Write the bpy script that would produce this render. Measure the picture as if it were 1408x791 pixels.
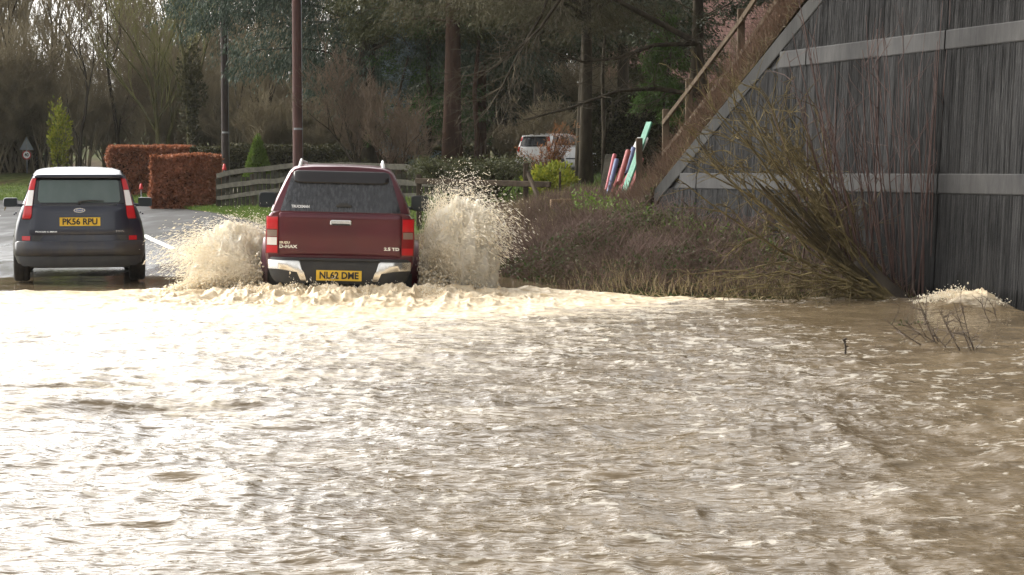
import bpy, math, random
import numpy as np
from mathutils import Vector, Matrix

for _o in list(bpy.data.objects): bpy.data.objects.remove(_o)
SC = bpy.context.scene
COL = SC.collection
R = math.radians

# ------------------------------------------------------------------ camera
FPX, CXP, HOR, CAMH = 2600.0, 704.0, 236.0, 1.5
TILT = math.atan((395.5 - HOR) / FPX)
cam_d = bpy.data.cameras.new('camera'); cam = bpy.data.objects.new('camera', cam_d); COL.objects.link(cam)
cam_d.sensor_width = 36; cam_d.lens = 36 * FPX / 1408
cam_d.clip_start = 0.1; cam_d.clip_end = 2000
cam.location = (0, 0, CAMH); cam.rotation_euler = (math.pi / 2 - TILT, 0, 0)
SC.camera = cam

# ------------------------------------------------------------------ sky, sun, exposure
SUN_DIR = Vector((-0.70, 0.34, 0.66)).normalized()
w = bpy.data.worlds.new('World'); SC.world = w; w.use_nodes = True
nt = w.node_tree; nt.nodes.clear()
def wn(t, **k):
    n = nt.nodes.new(t)
    for a, b in k.items(): setattr(n, a, b)
    return n
sky = wn('ShaderNodeTexSky', sky_type='NISHITA', sun_disc=False)
sky.sun_elevation = math.asin(SUN_DIR.z)
sky.sun_rotation = math.atan2(SUN_DIR.x, SUN_DIR.y)
sky.air_density = 1.0; sky.dust_density = 3.0; sky.ozone_density = 1.0
hs = wn('ShaderNodeHueSaturation'); hs.inputs['Saturation'].default_value = 0.10
tc = wn('ShaderNodeTexCoord'); mp = wn('ShaderNodeMapping'); mp.inputs['Scale'].default_value = (1, 1, 2.6)
nz = wn('ShaderNodeTexNoise'); nz.inputs['Scale'].default_value = 2.2; nz.inputs['Detail'].default_value = 6
cr = wn('ShaderNodeValToRGB'); cr.color_ramp.elements[0].position = .3; cr.color_ramp.elements[0].color = (1.0, .975, .94, 1)
cr.color_ramp.elements[1].position = .72; cr.color_ramp.elements[1].color = (1.9, 1.88, 1.83, 1)
mx = wn('ShaderNodeMix', data_type='RGBA', blend_type='MULTIPLY'); mx.inputs['Factor'].default_value = 1
dt = wn('ShaderNodeVectorMath', operation='DOT_PRODUCT'); dt.inputs[1].default_value = Vector((-0.40, 0.80, 0.45)).normalized()   # added sky glow ahead-left, apart from the sun, brightens the left water
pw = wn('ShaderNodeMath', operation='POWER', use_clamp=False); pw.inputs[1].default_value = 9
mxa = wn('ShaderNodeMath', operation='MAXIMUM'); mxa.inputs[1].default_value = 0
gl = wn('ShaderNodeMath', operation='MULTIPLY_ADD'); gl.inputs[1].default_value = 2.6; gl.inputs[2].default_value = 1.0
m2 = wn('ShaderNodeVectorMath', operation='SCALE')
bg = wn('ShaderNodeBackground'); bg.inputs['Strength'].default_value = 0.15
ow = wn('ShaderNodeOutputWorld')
L = nt.links
L.new(sky.outputs[0], hs.inputs['Color']); L.new(tc.outputs['Generated'], mp.inputs[0]); L.new(mp.outputs[0], nz.inputs['Vector'])
L.new(nz.outputs[0], cr.inputs[0]); L.new(hs.outputs[0], mx.inputs['A']); L.new(cr.outputs[0], mx.inputs['B'])
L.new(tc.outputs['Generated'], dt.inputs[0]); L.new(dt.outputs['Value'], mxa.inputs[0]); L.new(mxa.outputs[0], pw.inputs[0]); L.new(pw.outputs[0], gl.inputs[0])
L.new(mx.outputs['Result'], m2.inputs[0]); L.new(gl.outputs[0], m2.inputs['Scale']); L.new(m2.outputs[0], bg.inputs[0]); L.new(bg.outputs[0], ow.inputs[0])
sl = bpy.data.lights.new('sun', 'SUN'); sl.energy = 1.1; sl.angle = R(24); sl.color = (1, .93, .82)
so = bpy.data.objects.new('sun', sl); COL.objects.link(so)
so.rotation_euler = SUN_DIR.to_track_quat('Z', 'Y').to_euler()
SC.view_settings.view_transform = 'Standard'; SC.view_settings.look = 'None'
SC.view_settings.gamma = 1; SC.view_settings.exposure = 0.68
SC.cycles.max_bounces = 10; SC.cycles.diffuse_bounces = 5; SC.cycles.transmission_bounces = 6; SC.cycles.glossy_bounces = 3; SC.cycles.diffuse_bounces = 8; SC.cycles.volume_bounces = 5

# ------------------------------------------------------------------ helpers
CT, ST = math.cos(TILT), math.sin(TILT)
def P(x, y, Y):
    """point on the photo ray (x, y) at world distance Y"""
    u = (x - CXP) / FPX; v = -(y - 395.5) / FPX
    d = (u, CT + v * ST, -ST + v * CT)
    k = Y / d[1]
    return Vector((d[0] * k, Y, CAMH + d[2] * k))
def G(x, y, z=0.0):
    u = (x - CXP) / FPX; v = -(y - 395.5) / FPX
    d = (u, CT + v * ST, -ST + v * CT)
    k = (z - CAMH) / d[2]
    return Vector((d[0] * k, d[1] * k, z))

_rs = np.random.RandomState(5)
_TAB = _rs.rand(8, 256, 256)
def vn(x, y, seed=0):
    x = np.asarray(x, float); y = np.asarray(y, float)
    xi = np.floor(x).astype(int); yi = np.floor(y).astype(int); fx = x - xi; fy = y - yi
    fx = fx * fx * fx * (fx * (fx * 6 - 15) + 10); fy = fy * fy * fy * (fy * (fy * 6 - 15) + 10)
    T = _TAB[seed % 8]; a = (xi + seed * 37) & 255; b = (yi + seed * 91) & 255; a1 = (a + 1) & 255; b1 = (b + 1) & 255
    return (T[a, b] * (1 - fx) + T[a1, b] * fx) * (1 - fy) + (T[a, b1] * (1 - fx) + T[a1, b1] * fx) * fy
def rot2(x, y, a): return x * math.cos(a) - y * math.sin(a), x * math.sin(a) + y * math.cos(a)
def sst(t): t = np.clip(t, 0, 1); return t * t * (3 - 2 * t)

def mk(name, V, F, mat=None, parent=None, smooth=False, sharp=None, link=True):
    """V (n,3); F list of faces or an int array (m,3|4)"""
    me = bpy.data.meshes.new(name)
    if isinstance(F, np.ndarray) and F.size:
        V = np.asarray(V, np.float32); k = F.shape[1]; m = len(F)
        me.vertices.add(len(V)); me.vertices.foreach_set('co', V.ravel())
        me.loops.add(m * k); me.loops.foreach_set('vertex_index', F.astype(np.int32).ravel())
        me.polygons.add(m); me.polygons.foreach_set('loop_start', np.arange(0, m * k, k, dtype=np.int32))
        me.polygons.foreach_set('loop_total', np.full(m, k, np.int32))
        me.update(calc_edges=True)
    else:
        me.from_pydata([tuple(v) for v in V], [], [tuple(f) for f in F]); me.update()
    if smooth: me.polygons.foreach_set('use_smooth', np.ones(len(me.polygons), bool))
    if smooth and sharp: me.set_sharp_from_angle(angle=R(sharp))
    if mat:
        for m_ in (mat if isinstance(mat, (list, tuple)) else [mat]): me.materials.append(m_)
    o = bpy.data.objects.new(name, me)
    if link: COL.objects.link(o)
    if parent: o.parent = parent
    return o
def thing(name, label, cat, loc=(0, 0, 0), rz=0, group=None, kind=None):
    o = bpy.data.objects.new(name, None); COL.objects.link(o); o.empty_display_size = .2
    o.location = loc; o.rotation_euler = (0, 0, rz); return tag(o, label, cat, group, kind)
def tag(o, label=None, cat=None, group=None, kind=None):
    if label: o['label'] = label
    if cat: o['category'] = cat
    if group: o['group'] = group
    if kind: o['kind'] = kind
    return o

class MB:
    def __init__(s): s.v = []; s.f = []
    def add(s, V, F):
        n = len(s.v); s.v += [tuple(v) for v in V]; s.f += [tuple(i + n for i in f) for f in F]; return s
    def box(s, c, d, rz=0, M=None, bev=0.0):
        hx, hy, hz = d[0] / 2, d[1] / 2, d[2] / 2; V = []
        if bev <= 0:
            for z in (-hz, hz):
                for x, y in ((-hx, -hy), (hx, -hy), (hx, hy), (-hx, hy)): V.append((x, y, z))
            F = [(3, 2, 1, 0), (4, 5, 6, 7), (0, 1, 5, 4), (1, 2, 6, 5), (2, 3, 7, 6), (3, 0, 4, 7)]
        else:
            b = bev
            def ring(x, y, z, c): return [(-x + c, -y, z), (x - c, -y, z), (x, -y + c, z), (x, y - c, z), (x - c, y, z), (-x + c, y, z), (-x, y - c, z), (-x, -y + c, z)]
            V = ring(hx - b, hy - b, -hz, b) + ring(hx, hy, -hz + b, b) + ring(hx, hy, hz - b, b) + ring(hx - b, hy - b, hz, b)
            F = [tuple(range(7, -1, -1)), tuple(range(24, 32))]
            for r in range(3):
                for i in range(8): j = (i + 1) % 8; F.append((r * 8 + i, r * 8 + j, r * 8 + 8 + j, r * 8 + 8 + i))
        T = Matrix.Translation(c) @ (M if M else Matrix.Rotation(rz, 4, 'Z'))
        return s.add([T @ Vector(v) for v in V], F)
    def beam(s, a, b, w, h, bev=0.0):
        """box running from a to b, w wide (sideways), h high"""
        a = Vector(a); b = Vector(b); d = b - a; q = d.to_track_quat('Y', 'Z').to_matrix().to_4x4()
        return s.box((a + b) / 2, (w, d.length, h), M=q, bev=bev)
    def tube(s, pts, rad, n=8, cap=True):
        pts = [Vector(p) for p in pts]; m = len(pts)
        if not hasattr(rad, '__len__'): rad = [rad] * m
        V = []; F = []
        up = None
        for i, p in enumerate(pts):
            d = (pts[min(i + 1, m - 1)] - pts[max(i - 1, 0)]).normalized()
            if up is None: up = Vector((0, 0, 1)) if abs(d.z) < .9 else Vector((1, 0, 0))
            a = d.cross(up).normalized(); b = a.cross(d).normalized(); up = b
            for k in range(n):
                t = 2 * math.pi * k / n; V.append(p + (a * math.cos(t) + b * math.sin(t)) * rad[i])
        for i in range(m - 1):
            for k in range(n):
                j = (k + 1) % n; F.append((i * n + k, i * n + j, i * n + n + j, i * n + n + k))
        if cap: F.append(tuple(range(n - 1, -1, -1))); F.append(tuple((m - 1) * n + k for k in range(n)))
        return s.add(V, F)
    def lathe(s, prof, n=24, M=None):
        """prof [(r, h)], axis +X after M"""
        V = []; F = []; M = M or Matrix.Identity(4)
        for r, h in prof:
            for k in range(n):
                t = 2 * math.pi * k / n; V.append(M @ Vector((h, r * math.cos(t), r * math.sin(t))))
        for i in range(len(prof) - 1):
            for k in range(n):
                j = (k + 1) % n; F.append((i * n + k, i * n + j, i * n + n + j, i * n + n + k))
        return s.add(V, F)
    def mk(s, name, mat=None, parent=None, smooth=False, sharp=None): return mk(name, s.v, s.f, mat, parent, smooth, sharp)

def tubes(segs, n=3):
    """segs (m,8): p0 p1 r0 r1 -> V, F of open prisms"""
    S = np.asarray(segs, float); p0 = S[:, 0:3]; p1 = S[:, 3:6]; r0 = S[:, 6:7]; r1 = S[:, 7:8]
    d = p1 - p0; d /= (np.linalg.norm(d, axis=1, keepdims=True) + 1e-9)
    up = np.where(np.abs(d[:, 2:3]) > .9, np.array([[1., 0, 0]]), np.array([[0, 0, 1.]]))
    a = np.cross(d, up); a /= (np.linalg.norm(a, axis=1, keepdims=True) + 1e-9); b = np.cross(a, d)
    V = np.zeros((len(S), 2 * n, 3))
    for k in range(n):
        t = 2 * math.pi * k / n; o = a * math.cos(t) + b * math.sin(t)
        V[:, k] = p0 + o * r0; V[:, n + k] = p1 + o * r1
    base = (np.arange(len(S)) * 2 * n)[:, None]
    F = np.concatenate([base + np.array([[k, (k + 1) % n, n + (k + 1) % n, n + k]]) for k in range(n)], 0)
    return V.reshape(-1, 3), F
def leaves(pos, dirv, ln, wd, rs, jitter=.6):
    """one rhombus leaf per position"""
    n = len(pos); d = np.asarray(dirv, float) + rs.normal(0, jitter, (n, 3)); d /= np.linalg.norm(d, axis=1, keepdims=True) + 1e-9
    q = rs.normal(0, 1, (n, 3)); s = np.cross(d, q); s /= np.linalg.norm(s, axis=1, keepdims=True) + 1e-9
    ln = (ln * rs.uniform(.6, 1.3, n))[:, None]; wd = (wd * rs.uniform(.6, 1.3, n))[:, None]
    c = np.cross(s, d) * ln * .12
    V = np.stack([pos, pos + d * ln * .5 + s * wd * .5 + c, pos + d * ln, pos + d * ln * .5 - s * wd * .5 + c], 1).reshape(-1, 3)
    F = (np.arange(n) * 4)[:, None] + np.array([[0, 1, 2, 3]])
    return V, F
def join(*vf):
    V = []; F = []; n = 0
    for v, f in vf: V.append(np.asarray(v)); F.append(np.asarray(f) + n); n += len(v)
    return np.concatenate(V), np.concatenate(F)

# ------------------------------------------------------------------ materials
def newmat(name):
    m = bpy.data.materials.new(name); m.use_nodes = True; t = m.node_tree; b = t.nodes['Principled BSDF']; return m, t, b
def nd(t, ty, ins=None, **k):
    n = t.nodes.new(ty)
    for a, b in k.items(): setattr(n, a, b)
    for a, b in (ins or {}).items():
        if isinstance(b, bpy.types.NodeSocket): t.links.new(b, n.inputs[a])
        else: n.inputs[a].default_value = b
    return n
def c4(c): return (c[0], c[1], c[2], 1)
def ramp(t, fac, stops):
    r = t.nodes.new('ShaderNodeValToRGB'); e = r.color_ramp.elements
    while len(e) < len(stops): e.new(.5)
    for i, (p, c) in enumerate(stops): e[i].position = p; e[i].color = c4(c) if hasattr(c, '__len__') else (c, c, c, 1)
    t.links.new(fac, r.inputs[0]); return r.outputs[0]
def obj_vec(t, scale=(1, 1, 1)):
    tc = nd(t, 'ShaderNodeTexCoord'); m = nd(t, 'ShaderNodeMapping', {'Vector': tc.outputs['Object'], 'Scale': scale}); return m.outputs[0]
def noise(t, scale, vec=None, detail=5, rough=.6):
    return nd(t, 'ShaderNodeTexNoise', {'Vector': vec if vec else obj_vec(t), 'Scale': scale, 'Detail': detail, 'Roughness': rough}).outputs[0]
def mat(name, c1, c2=None, rough=.6, metal=0, scale=3, vscale=(1, 1, 1), bump=0, bscale=20, coat=0, spec=None, contrast=(.35, .65)):
    m, t, b = newmat(name); spec = (.08 if rough >= .85 else .5) if spec is None else spec
    b.inputs['Roughness'].default_value = rough; b.inputs['Metallic'].default_value = metal
    b.inputs['Coat Weight'].default_value = coat; b.inputs['Specular IOR Level'].default_value = spec
    if c2:
        v = obj_vec(t, vscale); n = noise(t, scale, v)
        t.links.new(ramp(t, n, [(contrast[0], c1), (contrast[1], c2)]), b.inputs['Base Color'])
    else: b.inputs['Base Color'].default_value = c4(c1)
    if bump:
        n2 = noise(t, bscale, obj_vec(t, vscale)); bn = nd(t, 'ShaderNodeBump', {'Height': n2, 'Strength': bump, 'Distance': .02})
        t.links.new(bn.outputs[0], b.inputs['Normal'])
    return m
def leafmat(name, cols, rough=.65, trans=.25, clump=.7):
    """each leaf its own colour, modulated by a position noise (kind of growth, not light)"""
    m, t, b = newmat(name)
    g = nd(t, 'ShaderNodeNewGeometry'); n = noise(t, clump, detail=2)
    mxx = nd(t, 'ShaderNodeMath', {0: g.outputs['Random Per Island'], 1: .6}, operation='MULTIPLY')
    n2 = nd(t, 'ShaderNodeMath', {0: n, 1: .8}, operation='MULTIPLY')
    a = nd(t, 'ShaderNodeMath', {0: mxx.outputs[0], 1: n2.outputs[0]}, operation='ADD')
    k = len(cols); c = ramp(t, a.outputs[0], [(.2 + .65 * i / max(1, k - 1), cc) for i, cc in enumerate(cols)])
    t.links.new(c, b.inputs['Base Color']); b.inputs['Roughness'].default_value = rough; b.inputs['Specular IOR Level'].default_value = .25
    if trans:
        tr = nd(t, 'ShaderNodeBsdfTranslucent', {'Color': c}); ms = nd(t, 'ShaderNodeMixShader', {0: trans, 1: b.outputs[0], 2: tr.outputs[0]})
        t.links.new(ms.outputs[0], t.nodes['Material Output'].inputs[0])
    return m

# ------------------------------------------------------------------ terrain
YR = [-30, 18, 21, 24, 26, 28, 35, 50, 70, 90, 140]
ZR = [-.35, -.35, -.30, -.07, -.012, .02, .07, .20, .33, .42, .8]
REDGE = [(5.5, 5), (2.6, 15), (0.8, 22), (-.7, 27), (-3, 35), (-5, 42), (-6.7, 49), (-8.3, 55), (-10.8, 62), (-13.8, 68), (-18.5, 74), (-25, 78.5), (-36, 82), (-60, 85)]
def catmull(pts, n=14):
    p = [np.array(q, float) for q in pts]; p = [2 * p[0] - p[1]] + p + [2 * p[-1] - p[-2]]; out = []
    for i in range(1, len(p) - 2):
        for k in range(n):
            t = k / n; out.append(.5 * ((2 * p[i]) + (-p[i - 1] + p[i + 1]) * t + (2 * p[i - 1] - 5 * p[i] + 4 * p[i + 1] - p[i + 2]) * t * t + (-p[i - 1] + 3 * p[i] - 3 * p[i + 1] + p[i + 2]) * t ** 3))
    out.append(p[-2]); return np.array(out)
RE = catmull(REDGE); _t = np.gradient(RE, axis=0); _t /= np.linalg.norm(_t, axis=1, keepdims=True)
RN = np.stack([-_t[:, 1], _t[:, 0]], 1)          # to the left of travel
LE = RE + RN * 6.6; CE = RE + RN * 3.3
def dist_right(X, Y):
    """signed distance from the road's right edge, + on the garden side"""
    X = np.asarray(X, float); Y = np.asarray(Y, float); best = np.full(X.shape, 1e9); sg = np.zeros(X.shape)
    for i in range(0, len(RE), 2):
        dx = X - RE[i, 0]; dy = Y - RE[i, 1]; d = dx * dx + dy * dy; m = d < best
        best = np.where(m, d, best); sg = np.where(m, -(dx * RN[i, 0] + dy * RN[i, 1]), sg)
    return np.where(np.sqrt(best) > 8, np.sqrt(best) * np.sign(sg), sg)
XE = [-3, -1, -.13, 1.36, 2.1, 3.3, 4.5, 6, 12]; YE = [24.6, 24.3, 24.1, 22.95, 22.3, 21.7, 21.6, 21.3, 21]
def gz(X, Y):
    X = np.asarray(X, float); Y = np.asarray(Y, float)
    r = np.interp(Y, YR, ZR)
    r = r - .26 * sst((X + 4.3) / .9) * sst((Y - 20) / 3) * sst((31 - Y) / 3)
    b = np.interp(Y - np.interp(X, XE, YE), [-12, -2, 0, .5, 3, 5.5, 9, 16, 34, 60, 110], [-.5, -.35, -.02, .05, .3, .52, .88, 1.08, 1.28, 1.4, 1.9])
    d = dist_right(X, Y); t = sst(d / np.clip(.6 + (Y - 22) * .28, .6, 7))
    return r + (b - r) * t
def gz1(x, y): return float(gz(np.array([x]), np.array([y]))[0])

M_soil = mat('soil_and_leaf_litter', (.035, .025, .015), (.09, .065, .035), .95, scale=1.2, bump=.8, bscale=9)
M_lawn = mat('lawn', (.05, .075, .02), (.10, .13, .035), .9, scale=.9, bump=.5, bscale=30)
def gmat():
    m, t, b = newmat('ground_cover'); b.inputs['Roughness'].default_value = .95; b.inputs['Specular IOR Level'].default_value = .03
    n = noise(t, .25, detail=6); n2 = noise(t, 3.0, detail=6)
    c1 = ramp(t, n2, [(.35, (.03, .022, .013)), (.65, (.085, .062, .034))]); c2 = ramp(t, n2, [(.35, (.03, .045, .012)), (.65, (.075, .085, .03))])
    f = ramp(t, n, [(.42, 0), (.58, 1)]); mm = nd(t, 'ShaderNodeMix', {'Factor': f, 'A': c1, 'B': c2}, data_type='RGBA')
    t.links.new(mm.outputs['Result'], b.inputs['Base Color'])
    bn = nd(t, 'ShaderNodeBump', {'Height': n2, 'Strength': .7, 'Distance': .05}); t.links.new(bn.outputs[0], b.inputs['Normal']); return m
M_ground = gmat()
def gridmesh(name, xs, ys, zf, m, smooth=True, parent=None):
    X, Y = np.meshgrid(xs, ys); Z = zf(X, Y); V = np.stack([X.ravel(), Y.ravel(), Z.ravel()], 1)
    nx = len(xs); ny = len(ys); i = np.arange(nx - 1)[None] + np.arange(ny - 1)[:, None] * nx
    F = np.stack([i, i + 1, i + nx + 1, i + nx], -1).reshape(-1, 4); return mk(name, V, F, m, parent, smooth)
xs = np.concatenate([np.arange(-400, -60, 20), np.arange(-60, -14, 1.5), np.arange(-14, 12, .35), np.arange(12, 60, 2), np.arange(60, 401, 20)])
ys = np.concatenate([np.arange(-40, 18, 2), np.arange(18, 45, .4), np.arange(45, 100, 1), np.arange(100, 900, 20)])
def zg(X, Y):
    d = dist_right(X, Y); road = sst((7.6 + d) / .9) * sst((.9 - d) / .9)
    far = 6 * sst((Y - 118) / 60) * (.75 + .5 * vn(X / 25, Y * 0, 3)) * (1 - .2 * sst((X + 10) / 20))
    return gz(X, Y) + .05 * (vn(X * .9, Y * .9, 1) - .5) * (1 - road) - .07 * road + far
g = tag(gridmesh('ground', xs, ys, zg, M_ground), kind='structure')

def strip(name, A, B, za, zb, m, n=10, zf=None):
    """sheet between two polylines"""
    V = []; k = len(A)
    for i in range(k):
        for j in range(n + 1):
            t = j / n; p = A[i] * (1 - t) + B[i] * t; V.append((p[0], p[1], 0))
    V = np.array(V); V[:, 2] = (zf or gz)(V[:, 0], V[:, 1]); tt = np.tile(np.arange(n + 1) / n, k); V[:, 2] += za * (1 - tt) + zb * tt
    F = []
    for i in range(k - 1):
        for j in range(n): a = i * (n + 1) + j; F.append((a, a + 1, a + n + 2, a + n + 1))
    return mk(name, V, F, m, None, True)
def road_mat():
    m, t, b = newmat('wet_asphalt')
    n = noise(t, .5, obj_vec(t, (2.2, .5, 1)), 6); n2 = noise(t, 60, detail=3)
    t.links.new(ramp(t, n, [(.35, (.026, .026, .026)), (.65, (.062, .060, .056))]), b.inputs['Base Color'])
    pz_ = nd(t, 'ShaderNodeSeparateXYZ', {0: obj_vec(t)}); wet = nd(t, 'ShaderNodeMapRange', {'Value': pz_.outputs['Y'], 'From Min': 29.0, 'From Max': 40.0, 'To Min': -.30, 'To Max': .0})
    t.links.new(ramp(t, nd(t, 'ShaderNodeMath', {0: n, 1: wet.outputs[0]}, operation='ADD').outputs[0], [(.22, .10), (.35, .42), (.62, .8)]), b.inputs['Roughness']); b.inputs['Specular IOR Level'].default_value = .13
    bn = nd(t, 'ShaderNodeBump', {'Height': n2, 'Strength': .35, 'Distance': .01}); t.links.new(bn.outputs[0], b.inputs['Normal']); return m
M_road = road_mat()
tag(strip('road', RE, LE, 0, 0, M_road), kind='structure')
M_paint = mat('worn_road_paint', (.55, .55, .52), (.78, .78, .74), .5, scale=8)
def sub(Q, a, b): return Q[(Q[:, 1] >= a) & (Q[:, 1] <= b)]
def cen(y, off=0):
    i = np.interp(y, RE[:, 1], np.arange(len(RE))); j = int(min(i, len(RE) - 2)); f = i - j
    p = RE[j] * (1 - f) + RE[j + 1] * f; n = RN[j] * (1 - f) + RN[j + 1] * f; return p + n * off
marks = MB()
def mark(y0, y1, off, wd=.12):
    for k in range(6):
        a = y0 + (y1 - y0) * k / 6; b = y0 + (y1 - y0) * (k + 1) / 6
        q = [cen(a, off - wd / 2), cen(b, off - wd / 2), cen(b, off + wd / 2), cen(a, off + wd / 2)]
        marks.add([(p[0], p[1], gz1(p[0], p[1]) + .006) for p in q], [(0, 1, 2, 3)])
for y0, y1 in [(31.0, 32.4), (32.7, 34.3), (35.7, 41.9), (45.5, 51.5), (55, 61), (64.5, 69)]: mark(y0, y1, 3.15, .16)
for k in range(10): mark(56 + k * 2.4, 58.4 + k * 2.4, 6.35, .12)
tag(marks.mk('road_markings', M_paint), kind='structure')

# verges beside the road
tag(strip('grass_verge', sub(RE, 44, 84) - RN[(RE[:, 1] >= 44) & (RE[:, 1] <= 84)] * 0.02, sub(RE, 44, 84) - RN[(RE[:, 1] >= 44) & (RE[:, 1] <= 84)] * 3.2, .005, .09, M_lawn), kind='structure')
M_kerbgrass = mat('rough_verge', (.07, .065, .025), (.13, .12, .045), .95, scale=1.5, bump=.6, bscale=20)
_m = (RE[:, 1] >= 27)
tag(strip('far_grass_verge', LE[_m] + RN[_m] * 4.5, LE[_m] + RN[_m] * .02, .14, .03, M_kerbgrass), kind='structure')
# short driveway crossing the verge
_dv = MB(); _a = G(222, 288, .28); _b = G(258, 288, .28)
dq = [cen(63.0, -.0), cen(66.2, 0), cen(67.2, -3.3), cen(65.0, -3.3)]
_dv.add([(p[0], p[1], gz1(p[0], p[1]) + .115) for p in dq], [(3, 2, 1, 0)])
tag(_dv.mk('driveway', mat('worn_gravel', (.12, .10, .08), (.22, .19, .16), .9, scale=6)), kind='structure')

# ------------------------------------------------------------------ flood water
def water_mat():
    m, t, b = newmat('flood_water')
    at = nd(t, 'ShaderNodeAttribute', attribute_name='foam'); v = obj_vec(t, (1, 1.7, 1)); v1 = obj_vec(t, (.55, 1.8, 1))
    n1 = noise(t, 1.5, v1, 9, .7); n2 = noise(t, 5.5, v, 6, .7)
    s = nd(t, 'ShaderNodeMath', {0: n1, 1: n2}, operation='ADD'); s2 = nd(t, 'ShaderNodeMath', {0: s.outputs[0], 1: at.outputs['Fac']}, operation='ADD')
    f = ramp(t, nd(t, 'ShaderNodeMath', {0: s2.outputs[0], 1: .5}, operation='MULTIPLY').outputs[0], [(.58, 0), (.80, 1)])
    mud = ramp(t, noise(t, .8, v, 4), [(.35, (.106, .078, .046)), (.65, (.160, .121, .074))])
    vf = obj_vec(t, (.42, 1.35, 1)); nf = nd(t, 'ShaderNodeTexNoise', {'Vector': vf, 'Scale': 22.0, 'Detail': 6.0, 'Roughness': .62, 'Distortion': .8}).outputs[0]
    big = noise(t, 1.1, obj_vec(t, (.7, 1, 1)), 3)
    fa = nd(t, 'ShaderNodeMath', {0: at.outputs['Fac'], 1: .20, 2: nf}, operation='MULTIPLY_ADD'); fb_ = nd(t, 'ShaderNodeMath', {0: big, 1: .34, 2: fa.outputs[0]}, operation='MULTIPLY_ADD')
    cre = nd(t, 'ShaderNodeAttribute', attribute_name='crest'); fc_ = nd(t, 'ShaderNodeMath', {0: cre.outputs['Fac'], 1: .42, 2: fb_.outputs[0]}, operation='MULTIPLY_ADD')
    fl_ = ramp(t, fc_.outputs[0], [(.93, 0), (1.12, .62)]); fbase = f; f = nd(t, 'ShaderNodeMath', {0: f, 1: fl_}, operation='MAXIMUM').outputs[0]
    fo = ramp(t, n2, [(.35, (.48, .36, .21)), (.65, (.72, .62, .46))])
    fo = nd(t, 'ShaderNodeMix', {'Factor': fbase, 'A': (.50, .46, .39, 1), 'B': fo}, data_type='RGBA').outputs['Result']
    mm = nd(t, 'ShaderNodeMix', {'Factor': f, 'A': mud, 'B': fo}, data_type='RGBA'); t.links.new(mm.outputs['Result'], b.inputs['Base Color'])
    t.links.new(ramp(t, f, [(0, .03), (1, .45)]), b.inputs['Roughness']); b.inputs['IOR'].default_value = 1.33
    b.inputs['Specular IOR Level'].default_value = .5
    v3 = obj_vec(t, (.6, 1.5, 1))
    h1 = noise(t, 7.5, obj_vec(t, (.5, 1.7, 1)), 3.2, .6); h2 = noise(t, 28, v3, 4, .6); calm = nd(t, 'ShaderNodeAttribute', attribute_name='chop')
    h3 = noise(t, 26, obj_vec(t, (.45, 1.7, 1)), 4, .6); hh = nd(t, 'ShaderNodeMath', {0: h3, 1: .12, 2: h1}, operation='MULTIPLY_ADD')
    bs = nd(t, 'ShaderNodeMath', {0: calm.outputs['Fac'], 1: .9}, operation='MULTIPLY')
    bn = nd(t, 'ShaderNodeBump', {'Height': hh.outputs[0], 'Distance': .029}); t.links.new(bs.outputs[0], bn.inputs['Strength']); t.links.new(bn.outputs[0], b.inputs['Normal'])
    return m
M_water = water_mat()
def ridge(x, y, s): return 1 - np.abs(2 * vn(x, y, s) - 1)
TX, TY = -2.05, 22.3
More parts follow.
